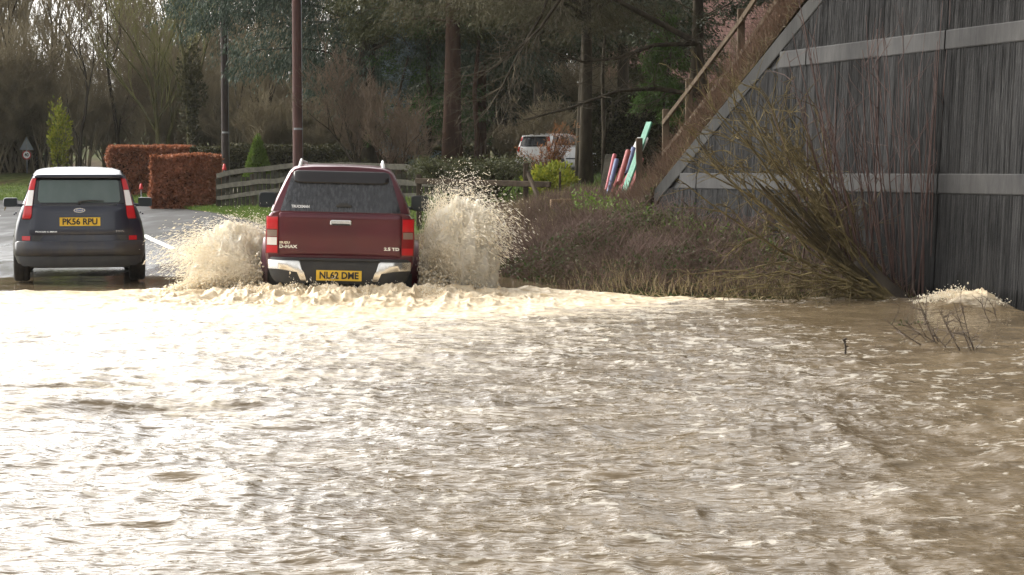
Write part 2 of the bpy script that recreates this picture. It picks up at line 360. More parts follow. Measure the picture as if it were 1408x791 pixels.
def water_fields(X, Y):
    near = sst((Y - 4) / 2)
    calm_r = np.exp(-(((X - 4.3) / 1.6) ** 2 + ((Y - 19.2) / 2.4) ** 2))            # slack pool by the wall
    edge = 1 - sst((Y - (23.3 - .35 * sst((-3.6 - X) / .8) + .35 * vn(X * 1.1, Y * 0, 2))) / .35) * np.where(X < 5, 1, 1)
    edge = np.where(X > -.6, 1 - sst((Y - np.interp(X, XE, YE) + .1) / .4), edge)
    chop = (.15 + .85 * edge) * (1 - .75 * calm_r)
    wx = X + .5 * vn(X * .7, Y * .7, 4); wy = Y + .4 * vn(X * .8, Y * .8, 5)
    h = .045 * (ridge(wx * .55, wy * .95, 0) - .5) + .028 * (ridge(wx * 1.2, wy * 2.2, 1) - .5) + .022 * (ridge(wx * 2.3, wy * 4.4, 2) - .5) \
        + .017 * (ridge(wx * 4.2, wy * 9, 3) - .5) + .0115 * (ridge(wx * 8, wy * 18, 4) - .5) + .0032 * (ridge(wx * 17, wy * 33, 5) - .5)
    hf = ridge(wx * 2.3, wy * 4.4, 2) * .20 + ridge(wx * 4.6, wy * 8.5, 3) * .26 + ridge(wx * 9, wy * 17, 4) * .32 + ridge(wx * 17, wy * 33, 5) * .22; crest = np.clip((hf - .58) / .25, 0, 1) * chop * (.72 + .28 * sst((Y - 9) / 7))
    h *= chop
    # standing waves on the left
    sw = np.exp(-(((X + 3.0) / 1.5) ** 2 + ((Y - 12.3) / 2.2) ** 2)); h += sw * .045 * np.sin((Y - 12.3 + .25 * np.sin(X * 1.3)) * 5.2 + 3 * vn(X * .5, Y * .5, 6))
    # churn behind and beside the pickup
    dx = X - TX; churn = np.exp(-(np.maximum(0, np.abs(dx) - .9) / 1.15) ** 2) * np.exp(-((Y - 22.2) / 1.25) ** 2)
    lump = ridge(X * 3.2 + 7, Y * 3.2, 5) ** 2 * .6 + ridge(X * 7.5, Y * 7.5 + 3, 6) ** 2 * .3 + ridge(X * 16, Y * 16, 7) * .15 + ridge(X * 31, Y * 31, 2) * .08
    lip = np.exp(-((Y - 23.5) / .35) ** 2) * np.exp(-(np.maximum(0, np.abs(dx) - .6) / 2.6) ** 2)
    h += churn * (.17 * lump - .03) + lip * .07 * lump
    wide = np.exp(-((Y - 22.0) / 1.9) ** 2) * np.exp(-(dx / 4.2) ** 2); h += wide * .05 * (lump - .5) * edge * edge
    # surge against the wall, ridge of water leading to it
    wv = np.exp(-(((X - 5.02) / .42) ** 2 + ((Y - 20.55) / .55) ** 2)); h += wv * (.11 + .13 * lump)
    rd = np.exp(-((Y - 21.3 + .25 * (X - 4)) / .4) ** 2) * sst((X - 2.6) / 1.2); h += rd * .06
    foam = .70 * np.exp(-(np.maximum(0, 21.9 - Y) / 5.5) ** 1.3) * np.exp(-(np.maximum(0, np.abs(X + 2.3) - 1.6) / 3.2) ** 2) * edge + churn * .6 + .45 * lip + .55 * wide * edge
    foam = foam + wv * .95 + .28 * rd + .22 * np.exp(-(np.maximum(0, X + 1.5) / 1.6) ** 2) * np.exp(-((Y - 15) / 5.0) ** 2)
    foam += .55 * np.exp(-((Y - np.interp(X, XE, YE) + .35) / .4) ** 2) * sst((X + .5) / .5) * sst((2.9 - X) / .8)
    foam -= .10 + .25 * calm_r
    foam += .5 * sw * np.clip(vn(X * 2, Y * 4, 3) - .35, 0, 1)
    return h * near, foam, chop, crest
def spaced(a, b, f):
    o = [a]
    while o[-1] < b: o.append(o[-1] + f(o[-1]))
    return np.array(o)
ys = np.concatenate([np.arange(-14, 5.5, .5), spaced(5.5, 20.5, lambda y: .014 + .0016 * (y - 5.5)), spaced(20.6, 24.2, lambda y: .020), spaced(24.25, 31, lambda y: .12)])
xs = np.concatenate([np.arange(-30, -8, 1.0), np.arange(-8, -4.6, .05), np.arange(-4.6, 2.2, .0135), np.arange(2.2, 6.2, .028), np.arange(6.3, 13, .5)])
X, Y = np.meshgrid(xs, ys); H, FO, CH, CR = water_fields(X, Y)
nx = len(xs); ny = len(ys); i = np.arange(nx - 1)[None] + np.arange(ny - 1)[:, None] * nx
F = np.stack([i, i + 1, i + nx + 1, i + nx], -1).reshape(-1, 4)
wo = mk('water', np.stack([X.ravel(), Y.ravel(), H.ravel()], 1), F, M_water, None, True); tag(wo, kind='structure')
for nm, A in (('foam', FO), ('chop', CH), ('crest', CR)):
    a = wo.data.attributes.new(nm, 'FLOAT', 'POINT'); a.data.foreach_set('value', A.ravel().astype(np.float32))

# ------------------------------------------------------------------ concrete wing wall
WP = np.array([2.175, 29.3]); WU = np.array([.3253, -.9456]); WN = np.array([.9456, .3253]); BAT = .045
def W(s, z, off=0.0):
    """off > 0 stands proud towards the viewer"""
    n = z * BAT - off; p = WP + WU * s + WN * n; return (p[0], p[1], z)
def cope(s): return min(1.23 + .527 * s, 8.0)
SEND = 27.0
def concrete(name, a, b_, streak, bs=.6):
    m, t, b = newmat(name); b.inputs['Roughness'].default_value = .85; b.inputs['Specular IOR Level'].default_value = .15
    n = noise(t, 1.0, obj_vec(t, (1.5, 1.5, .9)), 7, .65); n2 = noise(t, 5, obj_vec(t, (4, 4, .35)), 5, .7)
    f = nd(t, 'ShaderNodeMix', {'Factor': streak, 'A': n, 'B': n2}, data_type='FLOAT').outputs['Result']
    col = ramp(t, f, [(.32, a), (.50, [(x + y) / 2 for x, y in zip(a, b_)]), (.66, b_)])
    st = ramp(t, noise(t, .55, obj_vec(t, (1, 1, .5)), 5, .65), [(.36, .62), (.62, 1.15)]); zz = nd(t, 'ShaderNodeSeparateXYZ', {0: obj_vec(t)})
    tide = nd(t, 'ShaderNodeMath', {0: noise(t, 3, detail=4), 1: .35, 2: zz.outputs['Z']}, operation='MULTIPLY_ADD'); td = ramp(t, tide.outputs[0], [(.30, .50), (.42, 1.0)])
    k2 = nd(t, 'ShaderNodeMath', {0: st, 1: td}, operation='MULTIPLY'); mu = nd(t, 'ShaderNodeVectorMath', {0: col}, operation='SCALE'); t.links.new(k2.outputs[0], mu.inputs['Scale']); t.links.new(mu.outputs[0], b.inputs['Base Color'])
    h = noise(t, 24, obj_vec(t, (1, 1, .35)), 6, .7); bn = nd(t, 'ShaderNodeBump', {'Height': h, 'Strength': bs, 'Distance': .02}); t.links.new(bn.outputs[0], b.inputs['Normal'])
    return m
M_rib = concrete('ribbed_concrete', (.008, .0083, .009), (.052, .0515, .051), .62, .9)
M_band = concrete('smooth_concrete', (.030, .030, .031), (.074, .072, .069), .35, .25)
M_dark = mat('dark_joint', (.012, .012, .012), rough=.9)
wall = thing('retaining_wall', 'tall dark ribbed concrete bridge wing wall with pale smooth bands and sloping top', 'wall', (WP[0], WP[1], 0))
def wl(p): return (p[0] - WP[0], p[1] - WP[1], p[2])
joints = [0.0, 1.54, 4.79, 8.14, 11.45, 14.75, 18.05, 21.35, 24.65, SEND]; GAP = .016
levels = [(-.7, 1.25), (1.475, 2.885), (3.105, 4.52), (4.74, 6.15), (6.37, 7.6)]
bk = MB(); cols = list(np.arange(0, SEND + .01, .5)); V = []
for s in cols:
    for off, th in ((-.02, 0), (-.45, 1)):
        for z in (-.7, cope(s) - .02): V.append(wl(W(s, z, off)))
Fk = []
for i in range(len(cols) - 1):
    a = i * 4; b = a + 4; Fk += [(a, b, b + 1, a + 1), (a + 3, b + 3, b + 2, a + 2), (a + 1, b + 1, b + 3, a + 3)]
Fk += [(0, 1, 3, 2)]
mk('backing_wall', V, Fk, concrete('backing_concrete', (.03, .03, .03), (.07, .07, .07), .5), wall)
rs = np.random.RandomState(3)
for k in range(len(joints) - 1):
    s0, s1 = joints[k] + GAP, joints[k + 1] - GAP
    if k == 0: s0 = .20
    for z0, z1 in levels:
        V = []; Fp = []; s = s0; col = []
        while s < s1:
            dd = rs.uniform(.008, .021); jt = rs.uniform(-.006, .006)
            for o, d in ((0, 0), (.013 + jt, dd), (.025 + jt, dd * rs.uniform(.8, 1.1)), (.036, 0)):
                if s + o < s1: col.append((s + o, d))
            s += .046
        col.append((s1, 0)); nr = 10; ok = [];
        for (s, d) in col:
            top = min(z1, cope(s) - .27)
            if top < z0 + .02: ok.append(False); continue
            ok.append(True)
            for r in range(nr):
                z = z0 + (top - z0) * r / (nr - 1); chip = 1 if rs.rand() > .22 else rs.uniform(-.1, .6); V.append(wl(W(s, z, .004 + d * chip)))
        n = len(V) // nr
        if n < 3: continue
        for i in range(n - 1):
            for r in range(nr - 1): a = i * nr + r; Fp.append((a, a + nr, a + nr + 1, a + 1))
        mk('ribbed_panel', V, np.array(Fp), M_rib, wall)
    for z0, z1 in [(levels[i][1], levels[i + 1][0]) for i in range(4)]:
        a, b = s0, s1
        while a < b and cope(a) - .25 < z1: a += .02
        if b - a < .05: continue
        q = MB(); V = []
        for s in np.linspace(a, b, 5):
            for z, o in ((z0, -.01), (z0, .022), (z0 + .012, .028), (z1 - .012, .028), (z1, .022), (z1, -.01)): V.append(wl(W(s, z, o)))
        Fq = []
        for i in range(4):
            for j in range(5): Fq.append((i * 6 + j, i * 6 + 6 + j, i * 6 + 7 + j, i * 6 + 1 + j))
        Fq += [tuple(range(6)), tuple(range(29, 23, -1))]
        mk('concrete_band', V, Fq, M_band, wall)
# sloping coping border + upright at the low end
V = []; Fq = []; cs = [0, .2] + list(np.arange(.6, SEND, .6))
for s in cs:
    for dz, o in ((-.26, -.01), (-.26, .016), (-.245, .022), (-.01, .022), (0, .014), (0, -.5)): V.append(wl(W(s, cope(s) + dz, o)))
for i in range(len(cs) - 1):
    for j in range(5): Fq.append((i * 6 + j, i * 6 + 6 + j, i * 6 + 7 + j, i * 6 + 1 + j))
Fq.append((0, 1, 2, 3, 4, 5)); mk('coping', V, Fq, concrete('coping_concrete', (.018, .018, .017), (.050, .049, .046), .4, .3), wall)
V = []
for z in (-.7, cope(0) - .262):
    for s, o in ((-.0, -.01), (0, .03), (.19, .03), (.19, -.01)): V.append(wl(W(s, z, o)))
mk('end_border', V, [(0, 1, 5, 4), (1, 2, 6, 5), (2, 3, 7, 6), (4, 5, 6, 7)], M_band, wall)

# embankment behind the wall
ss = np.concatenate([np.arange(-16, 0, .5), np.arange(0, SEND, .75)]); nn = np.concatenate([np.arange(-6, 0, .4), np.arange(0.02, 3, .3), np.arange(3, 26, 1.2)])
def emb_z(s, n):
    pz = 1.12 + .527 * s + n; return np.minimum(pz, 7.2 + 0 * pz)
V = []; idx = {}
for i, s in enumerate(ss):
    for j, n in enumerate(nn):
        nb = n
        if s >= 0: nb = max(n, .06 + .045 * float(cope(s)))
        p = WP + WU * s + WN * nb; z = float(emb_z(s, nb)) + .10 * (vn([p[0] * 1.3], [p[1] * 1.3], 2)[0] - .5)
        g0 = gz1(p[0], p[1])
        if s < 0: z = max(z, g0 - .15)
        else: z = min(z, cope(s) - .06 + 1.0 * nb)
        V.append((p[0], p[1], z))
Fk = []; nj = len(nn)
for i in range(len(ss) - 1):
    for j in range(nj - 1):
        if ss[i + 1] >= 0 and nn[j] < .02: continue
        a = i * nj + j; Fk.append((a, a + nj, a + nj + 1, a + 1))
tag(mk('embankment', V, Fk, M_soil, None, True), kind='structure')
def emb_pt(s, n): p = WP + WU * s + WN * n; return Vector((p[0], p[1], max(float(emb_z(s, n)), gz1(p[0], p[1]))))

# ------------------------------------------------------------------ vehicles
import bmesh
def paint(name, c1, c2, dirt=(.06, .047, .03), metal=.35):
    m, t, b = newmat(name); b.inputs['Metallic'].default_value = metal; b.inputs['Roughness'].default_value = .32
    b.inputs['Coat Weight'].default_value = .4; b.inputs['Coat Roughness'].default_value = .08
    n = noise(t, 3.2, obj_vec(t, (1, 1, .5)), 7, .65); sep = nd(t, 'ShaderNodeSeparateXYZ', {0: obj_vec(t)})
    lo = nd(t, 'ShaderNodeMapRange', {'Value': sep.outputs['Z'], 'From Min': .9, 'From Max': .30, 'To Min': -.12, 'To Max': .27})
    a = nd(t, 'ShaderNodeMath', {0: n, 1: lo.outputs[0]}, operation='ADD'); f = ramp(t, a.outputs[0], [(.52, 0), (.85, .8)])
    base = ramp(t, noise(t, 1.2, detail=2), [(.4, c1), (.6, c2)])
    mm = nd(t, 'ShaderNodeMix', {'Factor': f, 'A': base, 'B': c4(dirt)}, data_type='RGBA'); t.links.new(mm.outputs['Result'], b.inputs['Base Color'])
    t.links.new(ramp(t, f, [(0, .30), (1, .75)]), b.inputs['Roughness']); return m
def glassy(name, c, rough=.12, streak=False):
    m, t, b = newmat(name); b.inputs['Base Color'].default_value = c4(c); b.inputs['Roughness'].default_value = rough; b.inputs['Specular IOR Level'].default_value = .6
    if streak:
        v = obj_vec(t, (26, 26, 1.3)); n = noise(t, 1.4, v, 5, .7)
        t.links.new(ramp(t, n, [(.35, [x * .6 for x in c]), (.7, [x * 2.1 for x in c])]), b.inputs['Base Color'])
        t.links.new(ramp(t, n, [(.35, .12), (.7, .42)]), b.inputs['Roughness'])
        bn = nd(t, 'ShaderNodeBump', {'Height': n, 'Strength': .25, 'Distance': .004}); t.links.new(bn.outputs[0], b.inputs['Normal'])
    return m
M_maroon = paint('maroon_paint', (.064, .003, .009), (.080, .0045, .013))
M_navy = paint('dark_blue_grey_paint', (.006, .0085, .021), (.009, .012, .027), metal=.2)
M_white = paint('white_paint', (.62, .62, .62), (.7, .7, .7), metal=0)
M_black = mat('black_plastic', (.018, .018, .019), (.03, .029, .027), .55, scale=8)
M_rub = mat('tyre_rubber', (.015, .015, .015), (.04, .035, .03), .8, scale=6)
M_chrome = mat('chrome', (.62, .60, .56), (.80, .79, .77), .2, .95, scale=7)
M_rim = mat('alloy_rim', (.35, .35, .36), (.5, .5, .5), .4, .8, scale=5)
M_gl_dark = glassy('wet_tinted_glass', (.024, .026, .030), .2, True)
M_gl_side = glassy('dark_side_glass', (.02, .023, .026), .08)
M_gl_green = mat('greenish_glass', (.07, .10, .095), (.105, .135, .13), .12, scale=1.6, vscale=(1, 1, .6))
M_mirror = mat('mirror_glass', (.06, .07, .075), rough=.08, metal=.6)
M_red = glassy('red_lens', (.48, .008, .012), .12); M_clear = glassy('clear_lens', (.72, .70, .68), .1)
M_redd = glassy('dark_red_lens', (.20, .006, .008), .15); M_amber = glassy('smoky_lens', (.22, .16, .13), .12)
M_plate = mat('yellow_plate', (.72, .44, .02), (.80, .52, .035), .4, scale=9)
M_ink = mat('black_ink', (.01, .01, .01), rough=.5)
M_wtext = mat('white_lettering', (.7, .7, .7), rough=.5)
M_blue = mat('blue_enamel', (.03, .06, .18), rough=.3)

def shell(name, outline, stations, frear, m, parent, arches=(), sharp=28, ncap=9):
    zt = outline[0][1]; z0 = outline[-1][1]; rings = []
    for k, (y, sx, ztop, sh) in enumerate(stations):
        r = []
        for (x, z) in outline:
            zz = z0 + (z - z0) * ((ztop or zt) - z0) / (zt - z0); xx = x * sx
            yy = frear(xx, zz) + y if k < 3 and sh is None else y + (sh or 0) * (zz - z0)
            r.append((xx, yy, zz))
        rings.append(r)
    V = []; F = []; n = len(outline)
    full = n * 2 - 2
    for r in rings:
        V += r; V += [(-p[0], p[1], p[2]) for p in r[-2:0:-1]] if abs(r[-1][0]) < 1e-6 else [(-p[0], p[1], p[2]) for p in r[-1:0:-1]]
    cnt = len(V) // len(rings)
    for i in range(len(rings) - 1):
        for k in range(cnt): j = (k + 1) % cnt; F.append((i * cnt + k, i * cnt + j, (i + 1) * cnt + j, (i + 1) * cnt + k))
    def cap(ri, fy):
        base = ri * cnt; prev = None
        for k in range(n):
            x, _, z = rings[ri][k]
            if abs(x) < 1e-6: row = [base + k]
            else:
                row = [base + k]
                for q in range(1, ncap): xx = x * (1 - 2 * q / ncap); V.append((xx, fy(xx, z), z)); row.append(len(V) - 1)
                row.append(base + cnt - k if True else 0)
            if prev is not None:
                if len(prev) == 1 and len(row) > 1:
                    for q in range(ncap): F.append((prev[0], row[q], row[q + 1]))
                elif len(row) == 1 and len(prev) > 1:
                    for q in range(ncap): F.append((row[0], prev[q + 1], prev[q]))
                elif len(row) > 1:
                    for q in range(ncap): F.append((prev[q], row[q], row[q + 1], prev[q + 1]))
            prev = row
        return prev
    s0 = stations[0]
    cap(0, (lambda x, z: frear(x, z) + s0[0]) if s0[3] is None else (lambda x, z: s0[0] + s0[3] * (z - z0)))
    sN = stations[-1]; cap(len(rings) - 1, lambda x, z: sN[0] + (sN[3] or 0) * (z - z0))
    o = mk(name, V, F, m, parent, True)
    bm = bmesh.new(); bm.from_mesh(o.data); bmesh.ops.recalc_face_normals(bm, faces=bm.faces); bm.to_mesh(o.data); bm.free()
    if arches:
        cs = []
        for (y, z, rr, x0, x1) in arches:
            c = MB().lathe([(0, x0), (rr, x0), (rr, x1), (0, x1)], 32, Matrix.Translation((0, y, z))); co = mk('cut', c.v, c.f, m)
            bm = bmesh.new(); bm.from_mesh(co.data); bmesh.ops.remove_doubles(bm, verts=bm.verts, dist=1e-5); bmesh.ops.recalc_face_normals(bm, faces=bm.faces); bm.to_mesh(co.data); bm.free()
            md = o.modifiers.new('b', 'BOOLEAN'); md.operation = 'DIFFERENCE'; md.solver = 'EXACT'; md.object = co; cs.append(co)
        par = o.parent; o.parent = None
        dg = bpy.context.evaluated_depsgraph_get(); dg.update(); me = bpy.data.meshes.new_from_object(o.evaluated_get(dg)); o.modifiers.clear(); o.data = me; o.parent = par
        for c in cs: bpy.data.objects.remove(c)
    o.data.polygons.foreach_set('use_smooth', np.ones(len(o.data.polygons), bool)); o.data.set_sharp_from_angle(angle=R(sharp))
    return o
def panel(name, rows, f, off, thick, m, parent, nc=10, bev=.006, sharp=50):
    """plate lying on the surface y = f(x, z), off in front of it (towards -y)"""
    ts = [0, .02] + [i / nc for i in range(1, nc)] + [.98, 1]; rr = []
    for i in range(len(rows) - 1):
        z0, a0, b0 = rows[i]; z1, a1, b1 = rows[i + 1]; k = max(1, int(abs(z1 - z0) / .06))
        for q in range(k): t = q / k; rr.append((z0 + (z1 - z0) * t, a0 + (a1 - a0) * t, b0 + (b1 - b0) * t))
    rr.append(rows[-1]); eps = .08 * (rr[0][0] - rr[1][0])
    nR = len(rr); nC = len(ts); V = []; F = []
    for i, (z, a, b) in enumerate(rr):
        for j, t in enumerate(ts):
            x = a + (b - a) * t; e = i in (0, nR - 1) or j in (0, nC - 1); V.append((x, f(x, z) - off + (bev if e else 0), z))
    for i, (z, a, b) in enumerate(rr):
        for j, t in enumerate(ts): x = a + (b - a) * t; V.append((x, f(x, z) - off + thick, z))
    B = nR * nC
    for i in range(nR - 1):
        for j in range(nC - 1): a = i * nC + j; F.append((a, a + 1, a + nC + 1, a + nC)); F.append((B + a + nC, B + a + nC + 1, B + a + 1, B + a))
    for j in range(nC - 1): F.append((j + 1, j, B + j, B + j + 1)); a = (nR - 1) * nC + j; F.append((a, a + 1, B + a + 1, B + a))
    for i in range(nR - 1): a = i * nC; F.append((a, a + nC, B + a + nC, B + a)); a += nC - 1; F.append((a + nC, a, B + a, B + a + nC))
    o = mk(name, V, F, m, parent, True)
    bm = bmesh.new(); bm.from_mesh(o.data); bmesh.ops.recalc_face_normals(bm, faces=bm.faces); bm.to_mesh(o.data); bm.free()
    o.data.set_sharp_from_angle(angle=R(sharp)); return o
def text(name, body, size, m, parent, loc, f=None, sx=1.0, bold=0.0, width=None, ext=.002, M=None):
    cu = bpy.data.curves.new(name, 'FONT'); cu.body = body; cu.size = size; cu.extrude = ext; cu.offset = bold; cu.align_x = 'CENTER'; cu.align_y = 'CENTER'; cu.resolution_u = 3
    o = bpy.data.objects.new(name, cu); COL.objects.link(o); dg = bpy.context.evaluated_depsgraph_get(); dg.update()
    me = bpy.data.meshes.new_from_object(o.evaluated_get(dg)); bpy.data.objects.remove(o)
    if width:
        xs_ = [v.co.x for v in me.vertices]; sx = width / (max(xs_) - min(xs_))
    for v in me.vertices:
        x = v.co.x * sx + loc[0]; z = v.co.y + loc[2]; y = loc[1] - v.co.z
        if f: y += f(x, z)
        v.co = (x, y, z)
    me.materials.clear(); me.materials.append(m); me.name = name
    o = bpy.data.objects.new(name, me); COL.objects.link(o); o.parent = parent; return o
def outline_x(outline, z):
    for (x0, z0), (x1, z1) in zip(outline, outline[1:]):
        if z1 <= z <= z0 and z0 > z1: return x0 + (x1 - x0) * (z0 - z) / (z0 - z1)
    return outline[-1][0]
def side_panel(name, outline, rows, m, parent, sgn, off=.004, k=1.0):
    """rows (z, y_rear, y_front) laid on the body side"""
    V = []; F = []; rr = []
    for i in range(len(rows) - 1):
        for q in range(4): t = q / 4; rr.append(tuple(rows[i][c] * (1 - t) + rows[i + 1][c] * t for c in range(3)))
    rr.append(rows[-1])
    for o in (off, off - .02):
        for z, a, b in rr:
            x = (outline_x(outline, z) * k + o) * sgn; V += [(x, a, z), (x, b, z)]
    n = len(rr) * 2
    for i in range(len(rr) - 1): a = 2 * i; F += [(a, a + 1, a + 3, a + 2), (n + a, n + a + 1, n + a + 3, n + a + 2), (a, a + 2, n + a + 2, n + a), (a + 1, a + 3, n + a + 3, n + a + 1)]
    F += [(0, 1, n + 1, n), (n - 2, n - 1, 2 * n - 1, 2 * n - 2)]
    return mk(name, V, F, m, parent, True, 40)
def wheel(parent, x, y, r, wd, sgn):
    M = Matrix.Translation((x, y, r)) @ Matrix.Scale(sgn, 4, (1, 0, 0)); h = wd / 2
    rm = MB().lathe([(0, h - .035), (r * .12, h - .03), (r * .16, h - .045), (r * .52, h - .06), (r * .60, h - .02), (r * .62, h - .01), (r * .62, -h + .02), (0, -h + .03)], 28, M)
    for k in range(5):
        a = 2 * math.pi * k / 5; c = Vector((h - .035, math.cos(a) * r * .36, math.sin(a) * r * .36)); q = Matrix.Rotation(a, 4, 'X')
        rm.box((0, 0, 0), (.03, r * .46, r * .13), M=M @ Matrix.Translation(c) @ q)
    o = rm.mk('wheel', M_rim, parent, True, 35)
    ty = MB().lathe([(r * .61, h * .8), (r * .66, h), (r * .9, h * 1.02), (r * .97, h * .9), (r, h * .62), (r * .985, h * .3), (r, h * .25), (r, -h * .25), (r * .985, -h * .3), (r, -h * .62), (r * .97, -h * .9), (r * .9, -h * 1.02), (r * .66, -h), (r * .61, -h * .8)], 36, M)
    ty.mk('tyre', M_rub, o, True, 50)
def mirror(parent, x, y, z, w_, h_, sgn, arm_x, m):
    b = MB(); pr = [(-.5, .35), (-.46, .47), (-.3, .5), (.3, .5), (.46, .44), (.5, .25), (.5, -.35), (.42, -.47), (.2, -.5), (-.36, -.46), (-.48, -.32)]
    rings = []
    for sc, yy in ((.93, -.01), (1, .0), (1, .03), (.85, .075), (.5, .10)): rings.append([(x + sgn * px * w_ * sc, y + yy, z + pz * h_ * sc) for px, pz in pr])
    V = [p for r_ in rings for p in r_]; n = len(pr); F = []
    for i in range(len(rings) - 1):
        for k in range(n): j = (k + 1) % n; F.append((i * n + k, i * n + j, (i + 1) * n + j, (i + 1) * n + k))
    F += [tuple(range(n)), tuple(range((len(rings) - 1) * n, len(rings) * n))]
    b.add(V, F); b.beam((arm_x, y + .03, z - h_ * .35), (x, y + .03, z - h_ * .25), .05, .045, .008)
    o = b.mk('mirror', m, parent, True, 35)
    V = [(x + sgn * px * w_ * .86, y - .013, z + pz * h_ * .86) for px, pz in pr] + [(x + sgn * px * w_ * .86, y - .004, z + pz * h_ * .86) for px, pz in pr]
    F = [tuple(range(n)), tuple(range(2 * n - 1, n - 1, -1))] + [(k, (k + 1) % n, n + (k + 1) % n, n + k) for k in range(n)]
    mk('mirror_glass', V, F, M_mirror, o)
def number_plate(parent, body, cx, z, w_, h_, y, f0):
    p = panel('number_plate', [(z + h_ / 2, cx - w_ / 2, cx + w_ / 2), (z - h_ / 2, cx - w_ / 2, cx + w_ / 2)], lambda x, z_: f0, y, .01, M_plate, parent, 4, .001)
    text('plate_characters', body, .112, M_ink, p, (cx, f0 - y - .0025, z - .002), width=w_ * .86, bold=.0035, ext=.001)

# ---- pickup truck
def build_pickup(loc, rz, roll):
    t = thing('pickup_truck', 'maroon pickup truck with tinted rear canopy ploughing through brown flood water', 'pickup truck', loc, rz)
    t.rotation_euler = (0, roll, rz)
    OL = [(0, 1.29), (.45, 1.29), (.74, 1.288), (.82, 1.27), (.858, 1.22), (.878, 1.10), (.888, .95), (.884, .78), (.868, .66), (.82, .56), (.6, .52), (0, .52)]
    fl = lambda x, z: .075 * max(0, (abs(x) - .62) / .26) ** 2.4 + .02 * (1.29 - z)
    body = shell('body', OL, [(0, .955, None, None), (.015, .985, None, None), (.05, 1, None, None), (1.5, 1, None, 0), (2.6, 1.0, None, 0), (3.85, 1.0, 1.285, 0), (4.1, .995, 1.22, 0), (4.7, .97, 1.15, 0), (5.05, .93, 1.08, 0), (5.2, .87, .98, 0)], fl, M_maroon, t,
                 arches=[(1.12, .40, .46, .62, 1.2), (1.12, .40, .46, -1.2, -.62), (4.22, .40, .46, .62, 1.2), (4.22, .40, .46, -1.2, -.62)])
    OU = [(0, 1.838), (.33, 1.834), (.50, 1.82), (.575, 1.797), (.622, 1.755), (.67, 1.66), (.72, 1.55), (.775, 1.43), (.818, 1.33), (.832, 1.285), (0, 1.28)]
    fu = lambda x, z: .02 + .34 * (z - 1.28) + .09 * (abs(x) / .75) ** 4
    cano = shell('canopy', OU, [(0, .965, 1.825, None), (.02, .99, 1.835, None), (.06, 1, None, None), (.6, 1, 1.86, 0), (1.50, 1, 1.86, 0)], fu, M_maroon, t)
    shell('cab', OU, [(1.535, .985, 1.80, 0), (1.58, 1, 1.82, 0), (2.4, 1, 1.83, 0), (3.05, .99, 1.81, -.2), (3.45, .97, 1.73, -.6), (3.9, .96, 1.62, -1.25)], fu, M_maroon, t)
    rw = panel('rear_window', [(1.768, -.53, .53), (1.745, -.57, .57), (1.66, -.605, .605), (1.45, -.668, .668), (1.30, -.712, .712), (1.287, -.70, .70)], fu, .012, .02, M_gl_dark, t, 14, .004)
    panel('glass_top_shade', [(1.775, -.52, .52), (1.755, -.565, .565), (1.66, -.565, .565), (1.64, -.55, .55), (1.628, -.50, .50)], lambda x, z: fu(x, z), .05, .04, mat('gloss_black', (.012, .010, .011), rough=.25), t, 12, .012)  # added black plate for the dark internal shade across the glass top
    hd = MB(); hd.box((.035, fu(0, 1.365) - .03, 1.365), (.18, .022, .032), bev=.006); hd.box((.035, fu(0, 1.385) - .03, 1.388), (.11, .02, .016)); hd.mk('window_handle', M_black, rw)
    text('canopy_lettering', 'TRUCKMAN', .042, M_wtext, rw, (-.475, -.016, 1.345), fu, width=.215, bold=.0016)
    ft = lambda x, z: fl(x, z) - .012 * math.exp(-((z - 1.24) / .035) ** 2) + .010 * float(sst((1.0 - z) / .12))
    tg = panel('tailgate', [(1.275, -.70, .70), (1.262, -.722, .722), (.775, -.722, .722), (.757, -.70, .70)], ft, .012, .02, M_maroon, t, 16, .009)
    hb = MB(); hb.box((.005, -.028, 1.165), (.252, .03, .062), bev=.008); ho = hb.mk('tailgate_handle', M_chrome, tg); MB().box((.005, -.0445, 1.148), (.215, .004, .012)).mk('handle_slot', M_black, tg)
    text('chrome_badge', 'ISUZU', .036, M_chrome, tg, (-.652, -.018, .915), ft, width=.12, bold=.0012)
    text('chrome_badge', 'D-MAX', .052, M_chrome, tg, (-.612, -.018, .868), ft, width=.215, bold=.003)
    text('chrome_badge', '2.5 TD', .048, M_chrome, tg, (.612, -.018, .862), ft, width=.185, bold=.003)
    for s in (-1, 1):
        def rw_(z0, z1, a=.733, b=.876): return [(z0, min(s * a, s * b), max(s * a, s * b)), (z1, min(s * a, s * b), max(s * a, s * b))]
        L_ = panel('tail_light', rw_(1.228, .782, .728, .878), fl, .016, .03, M_redd, t, 6, .008)
        panel('lens', rw_(1.215, 1.075, .738, .868), fl, .026, .012, M_red, L_, 5, .006)
        panel('lens', rw_(1.062, .985, .745, .862), fl, .026, .012, M_amber, L_, 5, .005)
        panel('lens', rw_(.975, .885, .745, .862), fl, .026, .012, M_clear if s < 0 else M_redd, L_, 5, .005)
        panel('lens', rw_(.875, .795, .738, .865), fl, .026, .012, M_red, L_, 5, .005)
    fb = lambda x, z: -.09 + .16 * max(0, (abs(x) - .55) / .3) ** 2.2
    bp = panel('bumper', [(.742, -.80, .80), (.715, -.85, .85), (.60, -.845, .845), (.50, -.80, .80), (.445, -.74, .74)], fb, .0, .10, M_black, t, 16, .012)
    for s in (-1, 1):
        pts = [(.708, .475, .845), (.690, .462, .85), (.605, .435, .845), (.588, .425, .60), (.575, .415, .50), (.49, .388, .462), (.478, .395, .45)]
        panel('chrome_corner', [(z, min(s * a, s * b), max(s * a, s * b)) for z, a, b in pts], fb, .014, .02, M_chrome, bp, 10, .006)
    MB().box((0, -.095, .728), (.95, .07, .02), bev=.005).mk('bumper_step', M_black, bp)
    number_plate(t, 'NL62 DME', -.004, .542, .535, .122, .012, -.092)
